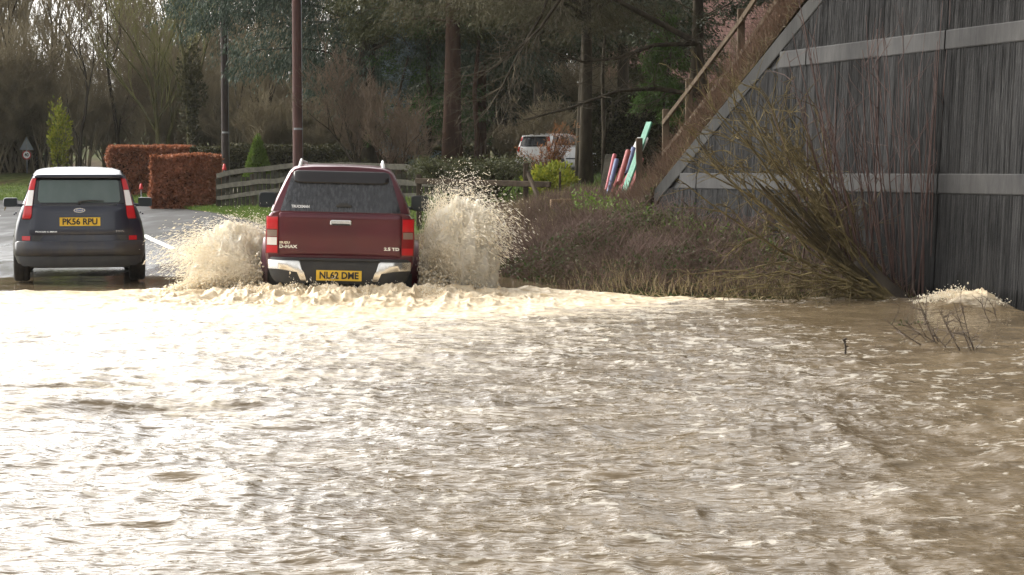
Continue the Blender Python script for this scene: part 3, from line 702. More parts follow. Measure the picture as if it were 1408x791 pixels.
    ub = MB(); ub.box((0, 2.4, .45), (1.1, 4.2, .2)); ub.tube([(-.7, 1.12, .38), (.7, 1.12, .38)], .06, 10); ub.mk('chassis', M_black, t)
    for s in (-1, 1):
        MB().box((s * .74, .66, .34), (.30, .02, .40), bev=.004).mk('mud_flap', M_black, t)
        for y in (1.12, 4.22): wheel(t, s * .80, y, .385, .25, s)
        for y in (1.12, 4.22):
            V = []; F = []
            for k in range(19):
                a = math.pi * (k / 18 * 1.16 - .08)
                for rr, xo in ((.455, .86), (.465, .955), (.50, .965), (.535, .955), (.56, .875)): V.append((s * xo, y + math.cos(a) * rr, .40 + math.sin(a) * rr))
            for k in range(18):
                for j in range(4): a = k * 5 + j; F.append((a, a + 1, a + 6, a + 5))
            mk('arch_flare', V, F, M_maroon, t, True, 50)
        mirror(t, s * 1.035, 3.42, 1.36, .245, .215, s, s * .84, M_black)
        rl = MB(); rl.tube([(s * .50, .34, 1.80), (s * .492, .36, 1.86), (s * .487, .42, 1.905), (s * .487, .55, 1.90), (s * .49, 1.0, 1.885), (s * .49, 2.6, 1.875), (s * .49, 2.9, 1.83)], [.022, .020, .012, .016, .016, .016, .016], 8); rl.mk('roof_rail', mat('pale_roof_rail', (.72, .72, .70), rough=.35), t, True, 50)
        side_panel('canopy_window', OU, [(1.72, .30, 1.36), (1.36, .18, 1.38)], M_gl_side, t, s)
        side_panel('side_window', OU, [(1.74, 1.72, 2.40), (1.36, 1.66, 2.42)], M_gl_side, t, s)
        side_panel('side_window', OU, [(1.74, 2.48, 2.95), (1.36, 2.48, 3.45)], M_gl_side, t, s)
        MB().box((s * .89, 2.52, 1.13), (.02, .14, .03), bev=.006).mk('door_handle', M_chrome, t)
        MB().box((s * .88, 2.6, .42), (.16, 2.1, .05), bev=.012).mk('side_step', M_black, t)
    ws = MB(); ws.add([(-.62, 3.30, 1.70), (.62, 3.30, 1.70), (.76, 3.93, 1.30), (-.76, 3.93, 1.30), (-.62, 3.28, 1.68), (.62, 3.28, 1.68), (.76, 3.90, 1.28), (-.76, 3.90, 1.28)], [(0, 1, 2, 3), (4, 5, 6, 7), (0, 1, 5, 4), (1, 2, 6, 5), (2, 3, 7, 6), (3, 0, 4, 7)]); ws.mk('windscreen', M_gl_side, t)
    for s in (-1, 1): MB().box((s * .66, 5.12, .93), (.30, .2, .17), bev=.04).mk('headlight', M_clear, t, True, 40)
    MB().box((0, 5.2, .88), (.9, .06, .22), bev=.02).mk('grille', M_chrome, t); MB().box((0, 5.16, .62), (1.66, .22, .24), bev=.05).mk('front_bumper', M_maroon, t, True, 40)
    return t
pk = P(464.5, 300, 22.4)
build_pickup((pk.x, 22.4, -.27), R(4.4), R(1.5))

# ---- MPV
def build_mpv(name, label, cat, loc, rz, M_body, plate=None, badge=None, pane=None):
    t = thing(name, label, cat, loc, rz)
    OL = [(0, 1.06), (.45, 1.06), (.68, 1.05), (.735, 1.02), (.772, .93), (.812, .80), (.838, .66), (.852, .50), (.845, .38), (.80, .27), (.6, .22), (0, .22)]
    OU = [(0, 1.545), (.30, 1.54), (.47, 1.525), (.56, 1.50), (.602, 1.455), (.628, 1.39), (.660, 1.27), (.70, 1.15), (.735, 1.06), (0, 1.04)]
    fl = lambda x, z: .03 + .10 * max(0, z - .5) + .17 * (abs(x) / .8) ** 3.2
    fu = lambda x, z: .086 + .42 * max(0, z - 1.04) + .17 * (abs(x) / .76) ** 3.2
    arch = [(.80, .31, .345, .60, 1.2), (.80, .31, .345, -1.2, -.60), (3.44, .31, .345, .60, 1.2), (3.44, .31, .345, -1.2, -.60)]
    shell('body', OL, [(0, .965, None, None), (.015, .988, None, None), (.05, 1, None, None), (.55, 1.02, None, 0), (1.3, 1.025, None, 0), (2.9, 1.02, None, 0), (3.15, 1.0, .99, 0), (3.9, .95, .86, 0), (4.2, .86, .74, 0), (4.3, .76, .62, 0)], fl, M_body, t, arches=arch)
    shell('greenhouse', OU, [(0, .965, 1.43, None), (.02, .99, 1.442, None), (.055, 1, 1.45, None), (.55, 1, 1.505, .15), (1.0, 1, 1.545, 0), (1.9, 1, 1.555, 0), (2.55, .98, 1.52, -.4), (2.9, .96, 1.46, -.9), (3.3, .94, 1.40, -1.5)], fu, M_body, t)
    rf = lambda x, z: fu(x, z)
    panel('roof_spoiler', [(1.447, -.50, .50), (1.440, -.565, .565), (1.418, -.585, .585), (1.402, -.57, .57)], rf, .075, .16, M_body, t, 12, .012)
    rw = panel('rear_window', [(1.400, -.525, .525), (1.36, -.545, .545), (1.20, -.572, .572), (1.055, -.590, .590), (1.032, -.575, .575)], fu, .012, .02, mat('window_surround', (.012, .012, .014), rough=.15), t, 12, .004)
    panel('pane', [(1.372, -.495, .495), (1.355, -.515, .515), (1.11, -.535, .535), (1.075, -.51, .51)], fu, .0165, .006, pane or M_gl_green, rw, 12, .001)
    wp = MB(); wp.tube([(-.0, fu(0, 1.06) - .03, 1.062), (.0, fu(0, 1.08) - .045, 1.085)], .022, 8); wp.tube([(-.02, fu(0, 1.09) - .045, 1.083), (.12, fu(.12, 1.1) - .04, 1.10), (.32, fu(.3, 1.1) - .035, 1.095)], [.013, .011, .007], 6); wp.mk('wiper', M_black, rw)
    tg = panel('tailgate', [(1.022, -.60, .60), (1.0, -.62, .62), (.87, -.635, .635), (.665, -.655, .655), (.645, -.63, .63)], fl, .012, .02, M_body, t, 12, .008)
    panel('tailgate_shadow', [(.642, -.63, .63), (.565, -.62, .62)], fl, .001, .02, M_black, t, 8, .003)  # black strip stands in for the shadow between tailgate and bumper
    for s in (-1, 1):
        def rr(q): return [(z, min(s * a, s * b), max(s * a, s * b)) for z, a, b in q]
        fx = lambda x, z: (fu(x, z) if z > 1.04 else fl(x, z) - .0)
        L_ = panel('tail_light', rr([(1.402, .545, .60), (1.36, .553, .628), (1.20, .582, .668), (1.04, .602, .71), (.90, .612, .738), (.865, .625, .745), (.852, .64, .735)]), fx, .018, .03, M_redd, t, 5, .008)
        panel('lens', rr([(1.385, .556, .60), (1.36, .560, .62), (1.245, .580, .650)]), fx, .027, .012, M_red, L_, 4, .005)
        panel('lens', rr([(1.238, .582, .652), (1.035, .608, .695)]), fx, .027, .012, M_clear, L_, 4, .005)
        panel('lens', rr([(1.028, .610, .70), (.90, .620, .728), (.868, .636, .733)]), fx, .027, .012, M_red, L_, 4, .005)
    fb = lambda x, z: -.045 + .23 * (abs(x) / .82) ** 3.4
    bp = panel('bumper', [(.565, -.80, .80), (.548, -.835, .835), (.44, -.845, .845), (.40, -.84, .84), (.372, -.82, .82)], fb, 0, .10, M_body, t, 14, .012)
    panel('bumper_skirt', [(.368, -.81, .81), (.31, -.80, .80), (.235, -.74, .74)], lambda x, z: fb(x, z) + .015, 0, .10, M_black, t, 14, .008)
    for s in (-1, 1): panel('reflector', [(.632, min(s * .64, s * .745), max(s * .64, s * .745)), (.575, min(s * .64, s * .745), max(s * .64, s * .745))], fl, .012, .02, M_red, t, 4, .003)
    if plate: number_plate(t, plate, .005, .822, .525, .112, .030, fl(0, .82)); panel('plate_lamp_bar', [(.912, -.30, .30), (.885, -.30, .30)], lambda x, z: fl(0, z), .035, .05, M_body, t, 6, .006)
    if badge:
        ov = MB(); n = 24; c = fl(0, .965) - .02
        V = [(.075 * math.cos(2 * math.pi * k / n), c, .972 + .030 * math.sin(2 * math.pi * k / n)) for k in range(n)] + [(.075 * math.cos(2 * math.pi * k / n), c + .03, .972 + .030 * math.sin(2 * math.pi * k / n)) for k in range(n)]
        ov.add(V, [tuple(range(n))] + [(k, n + k, n + (k + 1) % n, (k + 1) % n) for k in range(n)]); b1 = ov.mk('oval_badge', M_chrome, tg)
        V = [(.064 * math.cos(2 * math.pi * k / n), c - .003, .972 + .022 * math.sin(2 * math.pi * k / n)) for k in range(n)] + [(.064 * math.cos(2 * math.pi * k / n), c + .004, .972 + .022 * math.sin(2 * math.pi * k / n)) for k in range(n)]
        mk('badge_enamel', V, [tuple(range(n))] + [(k, n + k, n + (k + 1) % n, (k + 1) % n) for k in range(n)], M_blue, tg)
        text('badge_script', 'Ford', .032, M_chrome, tg, (0, c - .0045, .972), width=.085, bold=.001, ext=.001)
        text('chrome_badge', 'FOCUS C-MAX', .026, M_chrome, tg, (-.43, -.018, .69), fl, width=.28, bold=.0006); text('chrome_badge', 'TDCi', .026, M_chrome, tg, (.52, -.018, .69), fl, width=.11)
    MB().box((0, 2.0, .27), (1.3, 3.4, .14)).mk('chassis', M_black, t)
    ex = MB(); ex.tube([(-.28, .05, .25), (-.28, .4, .25)], .03, 10); ex.mk('exhaust', M_chrome, t)
    for s in (-1, 1):
        for y in (.80, 3.44): wheel(t, s * .765, y, .315, .205, s)
        mirror(t, s * .955, 2.62, 1.04, .20, .135, s, s * .74, M_body)
        for z1, a, b, a2, b2 in ((1.44, .62, .98, .50, 1.06), (1.46, 1.10, 1.78, 1.10, 1.80), (1.44, 1.86, 2.20, 1.86, 2.62)): side_panel('side_window', OU, [(z1, a, b), (1.09, a2, b2)], M_gl_side, t, s)
        for y in (1.35, 2.2): MB().box((s * .868, y, .90), (.02, .14, .028), bev=.006).mk('door_handle', M_body, t)
        MB().box((s * .60, 4.16, .66), (.26, .14, .14), bev=.04).mk('headlight', M_clear, t, True, 40)
        MB().box((s * .872, 2.1, .60), (.02, 1.9, .045), bev=.006).mk('door_trim', M_black, t)
    ws = MB(); ws.add([(-.57, 2.66, 1.43), (.57, 2.66, 1.43), (.68, 3.24, 1.07), (-.68, 3.24, 1.07), (-.57, 2.6, 1.40), (.57, 2.6, 1.40), (.68, 3.2, 1.05), (-.68, 3.2, 1.05)], [(0, 1, 2, 3), (4, 5, 6, 7), (0, 1, 5, 4), (1, 2, 6, 5), (2, 3, 7, 6), (3, 0, 4, 7)]); ws.mk('windscreen', M_gl_side, t)
    MB().box((0, 4.29, .42), (1.2, .10, .26), bev=.03).mk('front_bumper', M_black, t, True, 40)
    return t
mp_ = P(109.4, 300, 25.0)
build_mpv('people_carrier', 'dark blue-grey people carrier on the wet road at the edge of the flood', 'car', (mp_.x, 25.0, .015), R(13.2), M_navy, 'PK56 RPU', True)
sv = P(731, 240, 73)
build_mpv('parked_estate_car', 'white estate car parked behind the trees and the yellow shrub', 'car', (sv.x, 73, gz1(sv.x, 73) + .02), R(-31), M_white, pane=M_gl_side).scale = (1.0, 1.0, 1.05)

# ------------------------------------------------------------------ splashes
def splash_mat():
    m, t, b = newmat('muddy_spray'); g = nd(t, 'ShaderNodeNewGeometry'); n = noise(t, 2.5, detail=4)
    a = nd(t, 'ShaderNodeMath', {0: nd(t, 'ShaderNodeMath', {0: g.outputs['Random Per Island'], 1: .5}, operation='MULTIPLY').outputs[0], 1: n}, operation='ADD')
    c = ramp(t, a.outputs[0], [(.35, (.88, .76, .55)), (.65, (.95, .89, .76)), (.95, (.97, .93, .84))]); t.links.new(c, b.inputs['Base Color']); b.inputs['Roughness'].default_value = .25
    tr = nd(t, 'ShaderNodeBsdfTranslucent', {'Color': c}); ms = nd(t, 'ShaderNodeMixShader', {0: .55, 1: b.outputs[0], 2: tr.outputs[0]}); t.links.new(ms.outputs[0], t.nodes['Material Output'].inputs[0]); return m
M_spray = splash_mat()
def droplets(pos, vel, ln, wd):
    """stretched octahedra along the flight direction"""
    d = vel / (np.linalg.norm(vel, axis=1, keepdims=True) + 1e-6); up = np.array([[.3, .9, .1]]); a = np.cross(d, up); a /= np.linalg.norm(a, axis=1, keepdims=True) + 1e-9; b = np.cross(a, d)
    ln = ln[:, None]; wd = wd[:, None]
    V = np.stack([pos - d * ln, pos + a * wd, pos + b * wd, pos - a * wd, pos - b * wd, pos + d * ln], 1).reshape(-1, 3); k = (np.arange(len(pos)) * 6)[:, None]
    F = np.concatenate([k + np.array([[0, 2, 1]]), k + np.array([[0, 3, 2]]), k + np.array([[0, 4, 3]]), k + np.array([[0, 1, 4]]), k + np.array([[5, 1, 2]]), k + np.array([[5, 2, 3]]), k + np.array([[5, 3, 4]]), k + np.array([[5, 4, 1]])]); return V, F
def core(c, seed):
    cx, cy, rx, ry, rz = c; nu, nv = 90, 70; u = np.linspace(0, 2 * np.pi, nu, endpoint=False); v = np.linspace(.0, np.pi * .62, nv); U, Vv = np.meshgrid(u, v)
    d = np.stack([np.cos(U) * np.sin(Vv), np.sin(U) * np.sin(Vv), np.cos(Vv)], -1); a = U * 2.2; z = Vv * 3
    nse = .30 * (ridge(U * 1.91 + 3, Vv * 2.2, seed % 8) - .5) + .20 * (ridge(U * 5.1, Vv * 3.4, 1) - .5) + .13 * (ridge(U * 12.1, Vv * 7, 2) - .5) + .09 * (vn(U * 30, Vv * 16, 3) - .5)
    r = 1 + nse * np.sin(np.clip(Vv * 1.2 + .5, 0, np.pi)) ; P_ = d * r[..., None] * [rx, ry, rz] + [cx, cy, 0.02]; V = P_.reshape(-1, 3); F = []
    i = np.arange(nv - 1)[:, None] * nu; j = np.arange(nu)[None]; A = i + j; B = i + (j + 1) % nu; F = np.stack([A, B, B + nu], -1).reshape(-1, 3); F2 = np.stack([A, B + nu, A + nu], -1).reshape(-1, 3); return V, np.concatenate([F, F2])
def plume(name, label, x0, y0, side, n, vzmax, vxmax, seed, ylen=1.6, flat=1.0, core_=None):
    rs = np.random.RandomState(seed); hd = R(4.4)
    # jets: spray leaves the tyre in clumps, each clump sharing direction
    nj = 300; jv = rs.beta(1.6, 1.3, nj) * vzmax * (.78 + .22 * rs.rand(nj)); ja = rs.beta(1.1, 1.5, nj); jx = .12 * vxmax + .88 * ja * vxmax * (1 - .25 * (jv / vzmax) ** 2); jy0 = rs.uniform(0, ylen, nj)
    jvy = rs.normal(-.5, .8, nj)
    j = rs.randint(0, nj, n); t = rs.beta(1.25, 1.25, n)
    vz = jv[j] * rs.normal(1, .06, n); vx = jx[j] * rs.normal(1, .08, n) + rs.normal(0, .12, n); vy = jvy[j] + rs.normal(0, .18, n)
    tf = 2 * vz / 9.8; tt = t * tf * .80
    drag = 1 - .35 * tt
    px = x0 + side * (vx * tt * drag + rs.normal(0, .025, n)); py = y0 + jy0[j] + vy * tt * drag + rs.normal(0, .03, n); pz = (vz * tt - 4.9 * tt * tt) * flat
    vel = np.stack([side * vx, vy, vz - 9.8 * tt], 1); sp = np.linalg.norm(vel, axis=1)
    size = np.minimum(rs.lognormal(-5.93, .36, n), .0058) * (1.15 - .45 * (tt / (tf + 1e-6))); ok = pz > -.02
    ln = size * (1.8 + sp * 1.5); V, F = droplets(np.stack([px, py, pz], 1)[ok], vel[ok], ln[ok], size[ok])
    # torn sheets: broad thin blades of water inside the plume
    q = rs.choice(np.nonzero(ok)[0], n // 60); V3, F3 = droplets(np.stack([px, py, pz], 1)[q] * 1.0, vel[q], rs.uniform(.03, .10, len(q)), rs.uniform(.003, .006, len(q))); V, F = join((V, F), (V3, F3))
    # low boiling foam at the foot of the plume
    m = n // 5; q = rs.beta(1.2, 1.6, m); fx = x0 + side * q * vxmax * .34; fy = y0 + rs.uniform(-.2, ylen, m); fz = np.abs(rs.normal(0, .14, m)) * (1.2 - q)
    V2, F2 = droplets(np.stack([fx, fy, fz], 1), rs.normal(0, 1, (m, 3)) + [[0, 0, .5]], rs.uniform(.012, .032, m), rs.uniform(.008, .022, m))
    V, F = join((V, F), (V2, F2)); V, F = join((V, F), core(core_, seed)); t_ = thing(name, label, 'splash', (core_[0], core_[1], 0)); V = V - np.array([[core_[0], core_[1], 0]]); mk('droplets', V, F, M_spray, t_, True)
    rx, ry, rz = core_[2] * 1.75, core_[3] * 1.25, core_[4] * 1.30; bx = MB(); nu, nv = 20, 12; VV = [(rx * math.cos(6.2832 * a / nu) * math.sin(math.pi * .55 * b / nv), ry * math.sin(6.2832 * a / nu) * math.sin(math.pi * .55 * b / nv), rz * math.cos(math.pi * .55 * b / nv)) for b in range(nv + 1) for a in range(nu)]
    FF = [(b * nu + a, b * nu + (a + 1) % nu, (b + 1) * nu + (a + 1) % nu, (b + 1) * nu + a) for b in range(nv) for a in range(nu)] + [tuple(nv * nu + a for a in range(nu))]
    vm = bpy.data.materials.new('spray_mist'); vm.use_nodes = True; vt = vm.node_tree; vt.nodes.clear()
    ov = obj_vec(vt, (1 / rx, 1 / ry, 1 / rz)); ln_ = nd(vt, 'ShaderNodeVectorMath', {0: ov}, operation='LENGTH'); ns_ = noise(vt, 3.0, obj_vec(vt, (1.6 / rx, 1.2 / ry, .75 / rz)), 7, .68)
    a1 = nd(vt, 'ShaderNodeMath', {0: ns_, 1: 1.05, 2: .42}, operation='MULTIPLY_ADD'); a2 = nd(vt, 'ShaderNodeMath', {0: a1.outputs[0], 1: ln_.outputs['Value']}, operation='SUBTRACT')
    a3 = nd(vt, 'ShaderNodeMapRange', {'Value': a2.outputs[0], 'From Min': 0.0, 'From Max': .62, 'To Min': 0.0, 'To Max': 34.0})
    pv = nd(vt, 'ShaderNodeVolumePrincipled', {'Color': (.985, .955, .88, 1), 'Density': a3.outputs[0], 'Anisotropy': .3}); oo = nd(vt, 'ShaderNodeOutputMaterial', {'Volume': pv.outputs[0]})
    mk('mist', VV, FF, vm, t_); return t_
plume('water_splash', 'tall muddy splash thrown up on the right side of the maroon pickup', -1.12, 22.9, 1, 150000, 5.35, 2.8, 3, core_=(-.64, 23.6, .42, .75, 1.02))
plume('water_splash', 'broad low muddy splash on the left of the maroon pickup, beside the dark car', -3.02, 23.0, -1, 140000, 4.25, 3.7, 8, core_=(-3.48, 23.7, .47, .75, .74))
# foam thrown about the bumper and tail of the pickup, and at the wall
def froth(name, label, spots, n, seed):
    rs = np.random.RandomState(seed); k = rs.randint(0, len(spots), n); S = np.array(spots)[k]
    px = S[:, 0] + rs.normal(0, 1, n) * S[:, 3]; py = S[:, 1] + rs.normal(0, 1, n) * S[:, 4]; pz = S[:, 2] + np.abs(rs.normal(0, 1, n)) * S[:, 5] * np.exp(-((px - S[:, 0]) / (S[:, 3] * 1.6)) ** 2)
    sz = np.minimum(rs.lognormal(-5.4, .4, n), .010); V, F = droplets(np.stack([px, py, pz], 1), rs.normal(0, .6, (n, 3)) + [[0, 0, 1]], sz * rs.uniform(1, 2.5, n), sz); return tag(mk(name, V, F, M_spray, None, True), label, 'foam')
rs = np.random.RandomState(12); sp = [(TX + rs.uniform(-1.35, 1.35), 22.2 + rs.uniform(-.35, .15), .04, rs.uniform(.04, .12), .08, rs.uniform(.03, .10)) for _ in range(34)]
froth('foam_spray', 'cream foam boiling up under the rear bumper of the maroon pickup', sp, 9000, 4)
sp = [(4.9 + rs.uniform(-.3, .32), 20.6 + rs.uniform(-.12, .1), .12 + rs.uniform(-.05, .05), .10, .10, rs.uniform(.02, .045)) for _ in range(12)] + [(5.3, 20.3, .05, .10, .1, .05)]
froth('foam_surge', 'cream foam surge breaking against the ribbed concrete wall', sp, 5000, 6)

# ------------------------------------------------------------------ trees
M_bark = mat('grey_brown_bark', (.030, .025, .018), (.068, .057, .041), .9, scale=6, vscale=(1, 1, .3), bump=.7, bscale=14)
M_barkg = mat('mossy_bark', (.06, .06, .025), (.12, .11, .055), .9, scale=5, vscale=(1, 1, .3), bump=.6, bscale=14)
M_barkr = mat('reddish_bark', (.038, .023, .017), (.072, .045, .033), .9, scale=6, vscale=(1, 1, .3), bump=.7, bscale=14)
M_twig = mat('bare_twigs', (.15, .125, .08), (.27, .23, .15), .9, scale=.35)
M_twigr = mat('purple_brown_twigs', (.12, .09, .065), (.21, .16, .12), .9, scale=.5)
M_twigy = mat('olive_twigs', (.16, .16, .07), (.28, .27, .12), .9, scale=.35)
UPV = Vector((0, 0, 1))
def grow(p, d, ln, r, lev, rnd, out, up=.25, spread=.6, kids=(4, 6), steps=4, decay=.62, trunk_levels=1, tr=None, minr=.006):
    q = Vector(p); dd = Vector(d).normalized(); pts = [(Vector(q), r)]; sl_ = ln / steps
    for i in range(steps):
        dd = (dd + Vector((rnd.gauss(0, .13), rnd.gauss(0, .13), rnd.gauss(0, .08) + up * .22))).normalized()
        nq = q + dd * sl_; r1 = max(minr, r * (1 - .62 * (i + 1) / steps)); r0 = pts[-1][1]
        (tr if (tr is not None and lev >= trunk_levels) else out).append((*q, *nq, r0, r1)); q = nq; pts.append((Vector(q), r1))
    if lev <= 0: return
    k = rnd.randint(*kids)
    for c in range(k):
        t = rnd.uniform(.25, 1.0) if c else 1.0; f = t * steps; i = min(int(f), steps - 1); a = pts[i][0].lerp(pts[i + 1][0], f - i); ra = pts[i][1] * .62
        e = (dd + Vector((rnd.gauss(0, 1), rnd.gauss(0, 1), rnd.gauss(0, .5))).normalized() * spread * rnd.uniform(.7, 1.3) + UPV * up * .5).normalized()
        grow(a, e, ln * decay * rnd.uniform(.7, 1.15), max(minr, ra), lev - 1, rnd, out, up, spread, kids, max(2, steps - 1), decay, trunk_levels, tr, minr)
def bare_tree(seed, H, r, lev=5, up=.3, spread=.55, kids=(4, 6), stems=1, minr=.007, decay=.6):
    rnd = random.Random(seed); out = []; tr = []
    for s in range(stems):
        a = rnd.uniform(0, 6.28); tilt = .10 if stems == 1 else .28
        grow((math.cos(a) * .12 * (stems > 1), math.sin(a) * .12 * (stems > 1), -.2), (math.cos(a) * tilt, math.sin(a) * tilt, 1), H * .5 * rnd.uniform(.8, 1.1), r, lev, rnd, out, up, spread, kids, 6, decay, lev - 1, tr, minr)
    return tr, out
def put_bare(label, data, mats, loc, rz=0, sc=1.0, name='bare_tree', cat='tree', group=None, cache={}):
    key = (id(data), mats[0].name, mats[1].name)
    t = thing(name, label, cat, loc, rz, group)
    if key not in cache:
        v, f = tubes(data[0], 6); a = mk('trunk', v, f, mats[0], t, True); v, f = tubes(data[1], 3); b = mk('crown', v, f, mats[1], t, True); cache[key] = (a.data, b.data)
    else:
        for nm, me in zip(('trunk', 'crown'), cache[key]): o = bpy.data.objects.new(nm, me); COL.objects.link(o); o.parent = t
    t.scale = (sc, sc, sc); return t

TV = [bare_tree(11, 15, .13, 4, .42, .55, (4, 6)), bare_tree(12, 13, .11, 4, .35, .65, (4, 6)), bare_tree(13, 16, .13, 4, .5, .45, (4, 6)), bare_tree(14, 11, .10, 4, .45, .5, (4, 5), stems=3)]
# far wood: one mass
rs = np.random.RandomState(21); parts = []
for k in range(190):
    tr, ot = TV[k % 4]; S = np.array(tr + ot); a = rs.uniform(0, 6.28); sc = rs.uniform(.85, 1.2)
    x = rs.uniform(-46, 34); y = rs.uniform(92, 118); c, s_ = math.cos(a), math.sin(a); M3 = np.array([[c, s_, 0], [-s_, c, 0], [0, 0, 1]]) * sc
    z = float(zg(np.array([x]), np.array([y]))[0]); S2 = S.copy(); S2[:, 0:3] = S[:, 0:3] @ M3 + [x, y, z]; S2[:, 3:6] = S[:, 3:6] @ M3 + [x, y, z]; S2[:, 6:] = np.minimum(S2[:, 6:], .07) * sc * 1.5; parts.append(S2)
SB = [np.array(sum(bare_tree(700 + q, 5.0, .045, 4, .22, .75, (4, 6), stems=5, minr=.006), [])) for q in range(3)]
for k in range(200):
    S = SB[k % 3]; a = rs.uniform(0, 6.28); far_ = k < 155; sc = rs.uniform(.8, 1.5) if far_ else rs.uniform(.4, .7); x = rs.uniform(-40, 24) if far_ else rs.uniform(-10.5, 1.5); y = rs.uniform(84, 92) if far_ else rs.uniform(74, 80); c, s_ = math.cos(a), math.sin(a); M3 = np.array([[c, s_, 0], [-s_, c, 0], [0, 0, 1]]) * sc
    z = float(zg(np.array([x]), np.array([y]))[0]); S2 = S.copy(); S2[:, 0:3] = S[:, 0:3] @ M3 + [x, y, z]; S2[:, 3:6] = S[:, 3:6] @ M3 + [x, y, z]; S2[:, 6:] *= 1.2; parts.append(S2)
v, f = tubes(np.concatenate(parts), 3); tag(mk('far_wood', v, f, M_twig, None, True), 'leafless brown wood behind the road and gardens', 'wood', kind='stuff')
# scrub under the wood
def scrub(name, n, xr, yr, hmax, m, seed, r=(.008, .02), ln=(.5, 1.6), kind='stuff', label=None, cat=None, hf=None):
    rs = np.random.RandomState(seed); x = rs.uniform(*xr, n); y = rs.uniform(*yr, n); hh = hmax * (.45 + .75 * vn(x * .22, y * .22, seed % 8)); z0 = zg(x, y); z = z0 + rs.rand(n) ** .8 * hh
    d = rs.normal(0, .55, (n, 3)); d[:, 2] = np.abs(d[:, 2]) + .35; d /= np.linalg.norm(d, axis=1, keepdims=True); l = rs.uniform(*ln, n)[:, None]; p0 = np.stack([x, y, z], 1); p1 = p0 + d * l
    rr = rs.uniform(*r, n); S = np.concatenate([p0, p1, rr[:, None], rr[:, None] * .5], 1); v, f = tubes(S, 3); return tag(mk(name, v, f, m), label, cat, kind=kind)
0 and scrub('far_scrub', 26000, (-42, 24), (84, 98), 4.5, M_twigr, 31, (.006, .012), (.4, 1.2), label='dense purple-brown scrub below the far wood', cat='scrub')
0 and scrub('mid_scrub', 11000, (-20, -3.5), (70, 82), 1.7, M_twig, 32, (.006, .014), label='low bare brown scrub behind the long clipped hedge', cat='scrub')
def at(px, py, Y): p = P(px, py, Y); return p
def gl_(px, Y, dz=0): p = P(px, 300, Y); return (p.x, Y, gz1(p.x, Y) + dz)
put_bare('tall bare tree at the far left edge, behind the road sign', TV[0], (M_bark, M_twig), gl_(20, 88), 1.0, 1.05)
put_bare('bare tree with grey forked trunk left of the yellow-green shrub', TV[2], (M_bark, M_twig), gl_(62, 92), 2.2, .95)
put_bare('broad bare tree behind the copper hedges', TV[1], (M_bark, M_twigr), gl_(168, 86), .4, 1.0)
put_bare('olive-twigged bare tree with ivy just left of the dark pole', TV[2], (M_barkg, M_twigy), gl_(262, 80), 4.0, .95)
put_bare('many-stemmed bare tree over the copper hedges', TV[3], (M_barkg, M_twigy), gl_(225, 84), 3.0, 1.1)
put_bare('low multi-stemmed bare tree between the two poles', TV[3], (M_bark, M_twig), gl_(365, 78), 5.0, .8)
put_bare('spreading bare tree behind the dark car', TV[1], (M_bark, M_twig), gl_(110, 84), 1.7, .9)
put_bare('bare purple-brown bush under the cedar', bare_tree(41, 4.6, .05, 4, .25, .7, (4, 6), stems=5, minr=.005), (M_bark, M_twigr), gl_(505, 57), 0, 1, 'bare_bush', 'bush')
put_bare('second bare reddish bush behind the pickup roof', bare_tree(42, 3.4, .04, 4, .3, .6, (4, 6), stems=6, minr=.005), (M_barkr, M_twigr), gl_(540, 53), 0, 1, 'bare_bush', 'bush')

# --- foliage
LM = {
 'cedar': leafmat('cedar_needles', [(.021, .036, .027), (.044, .067, .048), (.084, .114, .082)], .7, .15),
 'pine': leafmat('pine_needles', [(.023, .030, .012), (.051, .059, .025), (.090, .093, .040)], .7, .15),
 'spruce': leafmat('spruce_needles', [(.017, .040, .014), (.040, .081, .023), (.069, .127, .035)], .7, .2),
 'blue': leafmat('blue_spruce_needles', [(.054, .081, .088), (.108, .149, .162), (.162, .216, .230)], .7, .15),
 'dull': leafmat('dull_olive_needles', [(.032, .030, .017), (.061, .057, .030), (.105, .094, .053)], .8, .15),
 'dark': leafmat('dark_evergreen_leaves', [(.012, .019, .011), (.030, .040, .020), (.058, .069, .036)], .6, .15),
 'bright': leafmat('bright_conifer_leaves', [(.030, .060, .012), (.054, .102, .021), (.078, .132, .030)], .6, .3),
 'beech': leafmat('copper_beech_leaves', [(.15, .05, .022), (.28, .10, .045), (.42, .18, .10)], .6, .3, .9),
 'yellow': leafmat('yellow_green_leaves', [(.08, .11, .015), (.19, .23, .03), (.36, .36, .05)], .6, .3, 2),
 'hedge': leafmat('olive_hedge_leaves', [(.02, .022, .010), (.045, .045, .02), (.08, .075, .035)], .7, .2),
 'box': leafmat('topiary_leaves', [(.07, .12, .02), (.12, .19, .03), (.17, .24, .05)], .7, .2),
 'orange': leafmat('dead_orange_fronds', [(.13, .055, .02), (.25, .11, .045), (.34, .17, .08)], .8, .3),
 'dry': leafmat('dry_grass', [(.10, .08, .04), (.20, .155, .08), (.33, .27, .16)], .8, .3),
 'grass': leafmat('grass_blades', [(.04, .075, .012), (.085, .14, .022), (.14, .20, .04)], .7, .3),
 'bramble': leafmat('bramble_leaves', [(.035, .03, .014), (.06, .055, .022), (.05, .085, .022)], .7, .2)}
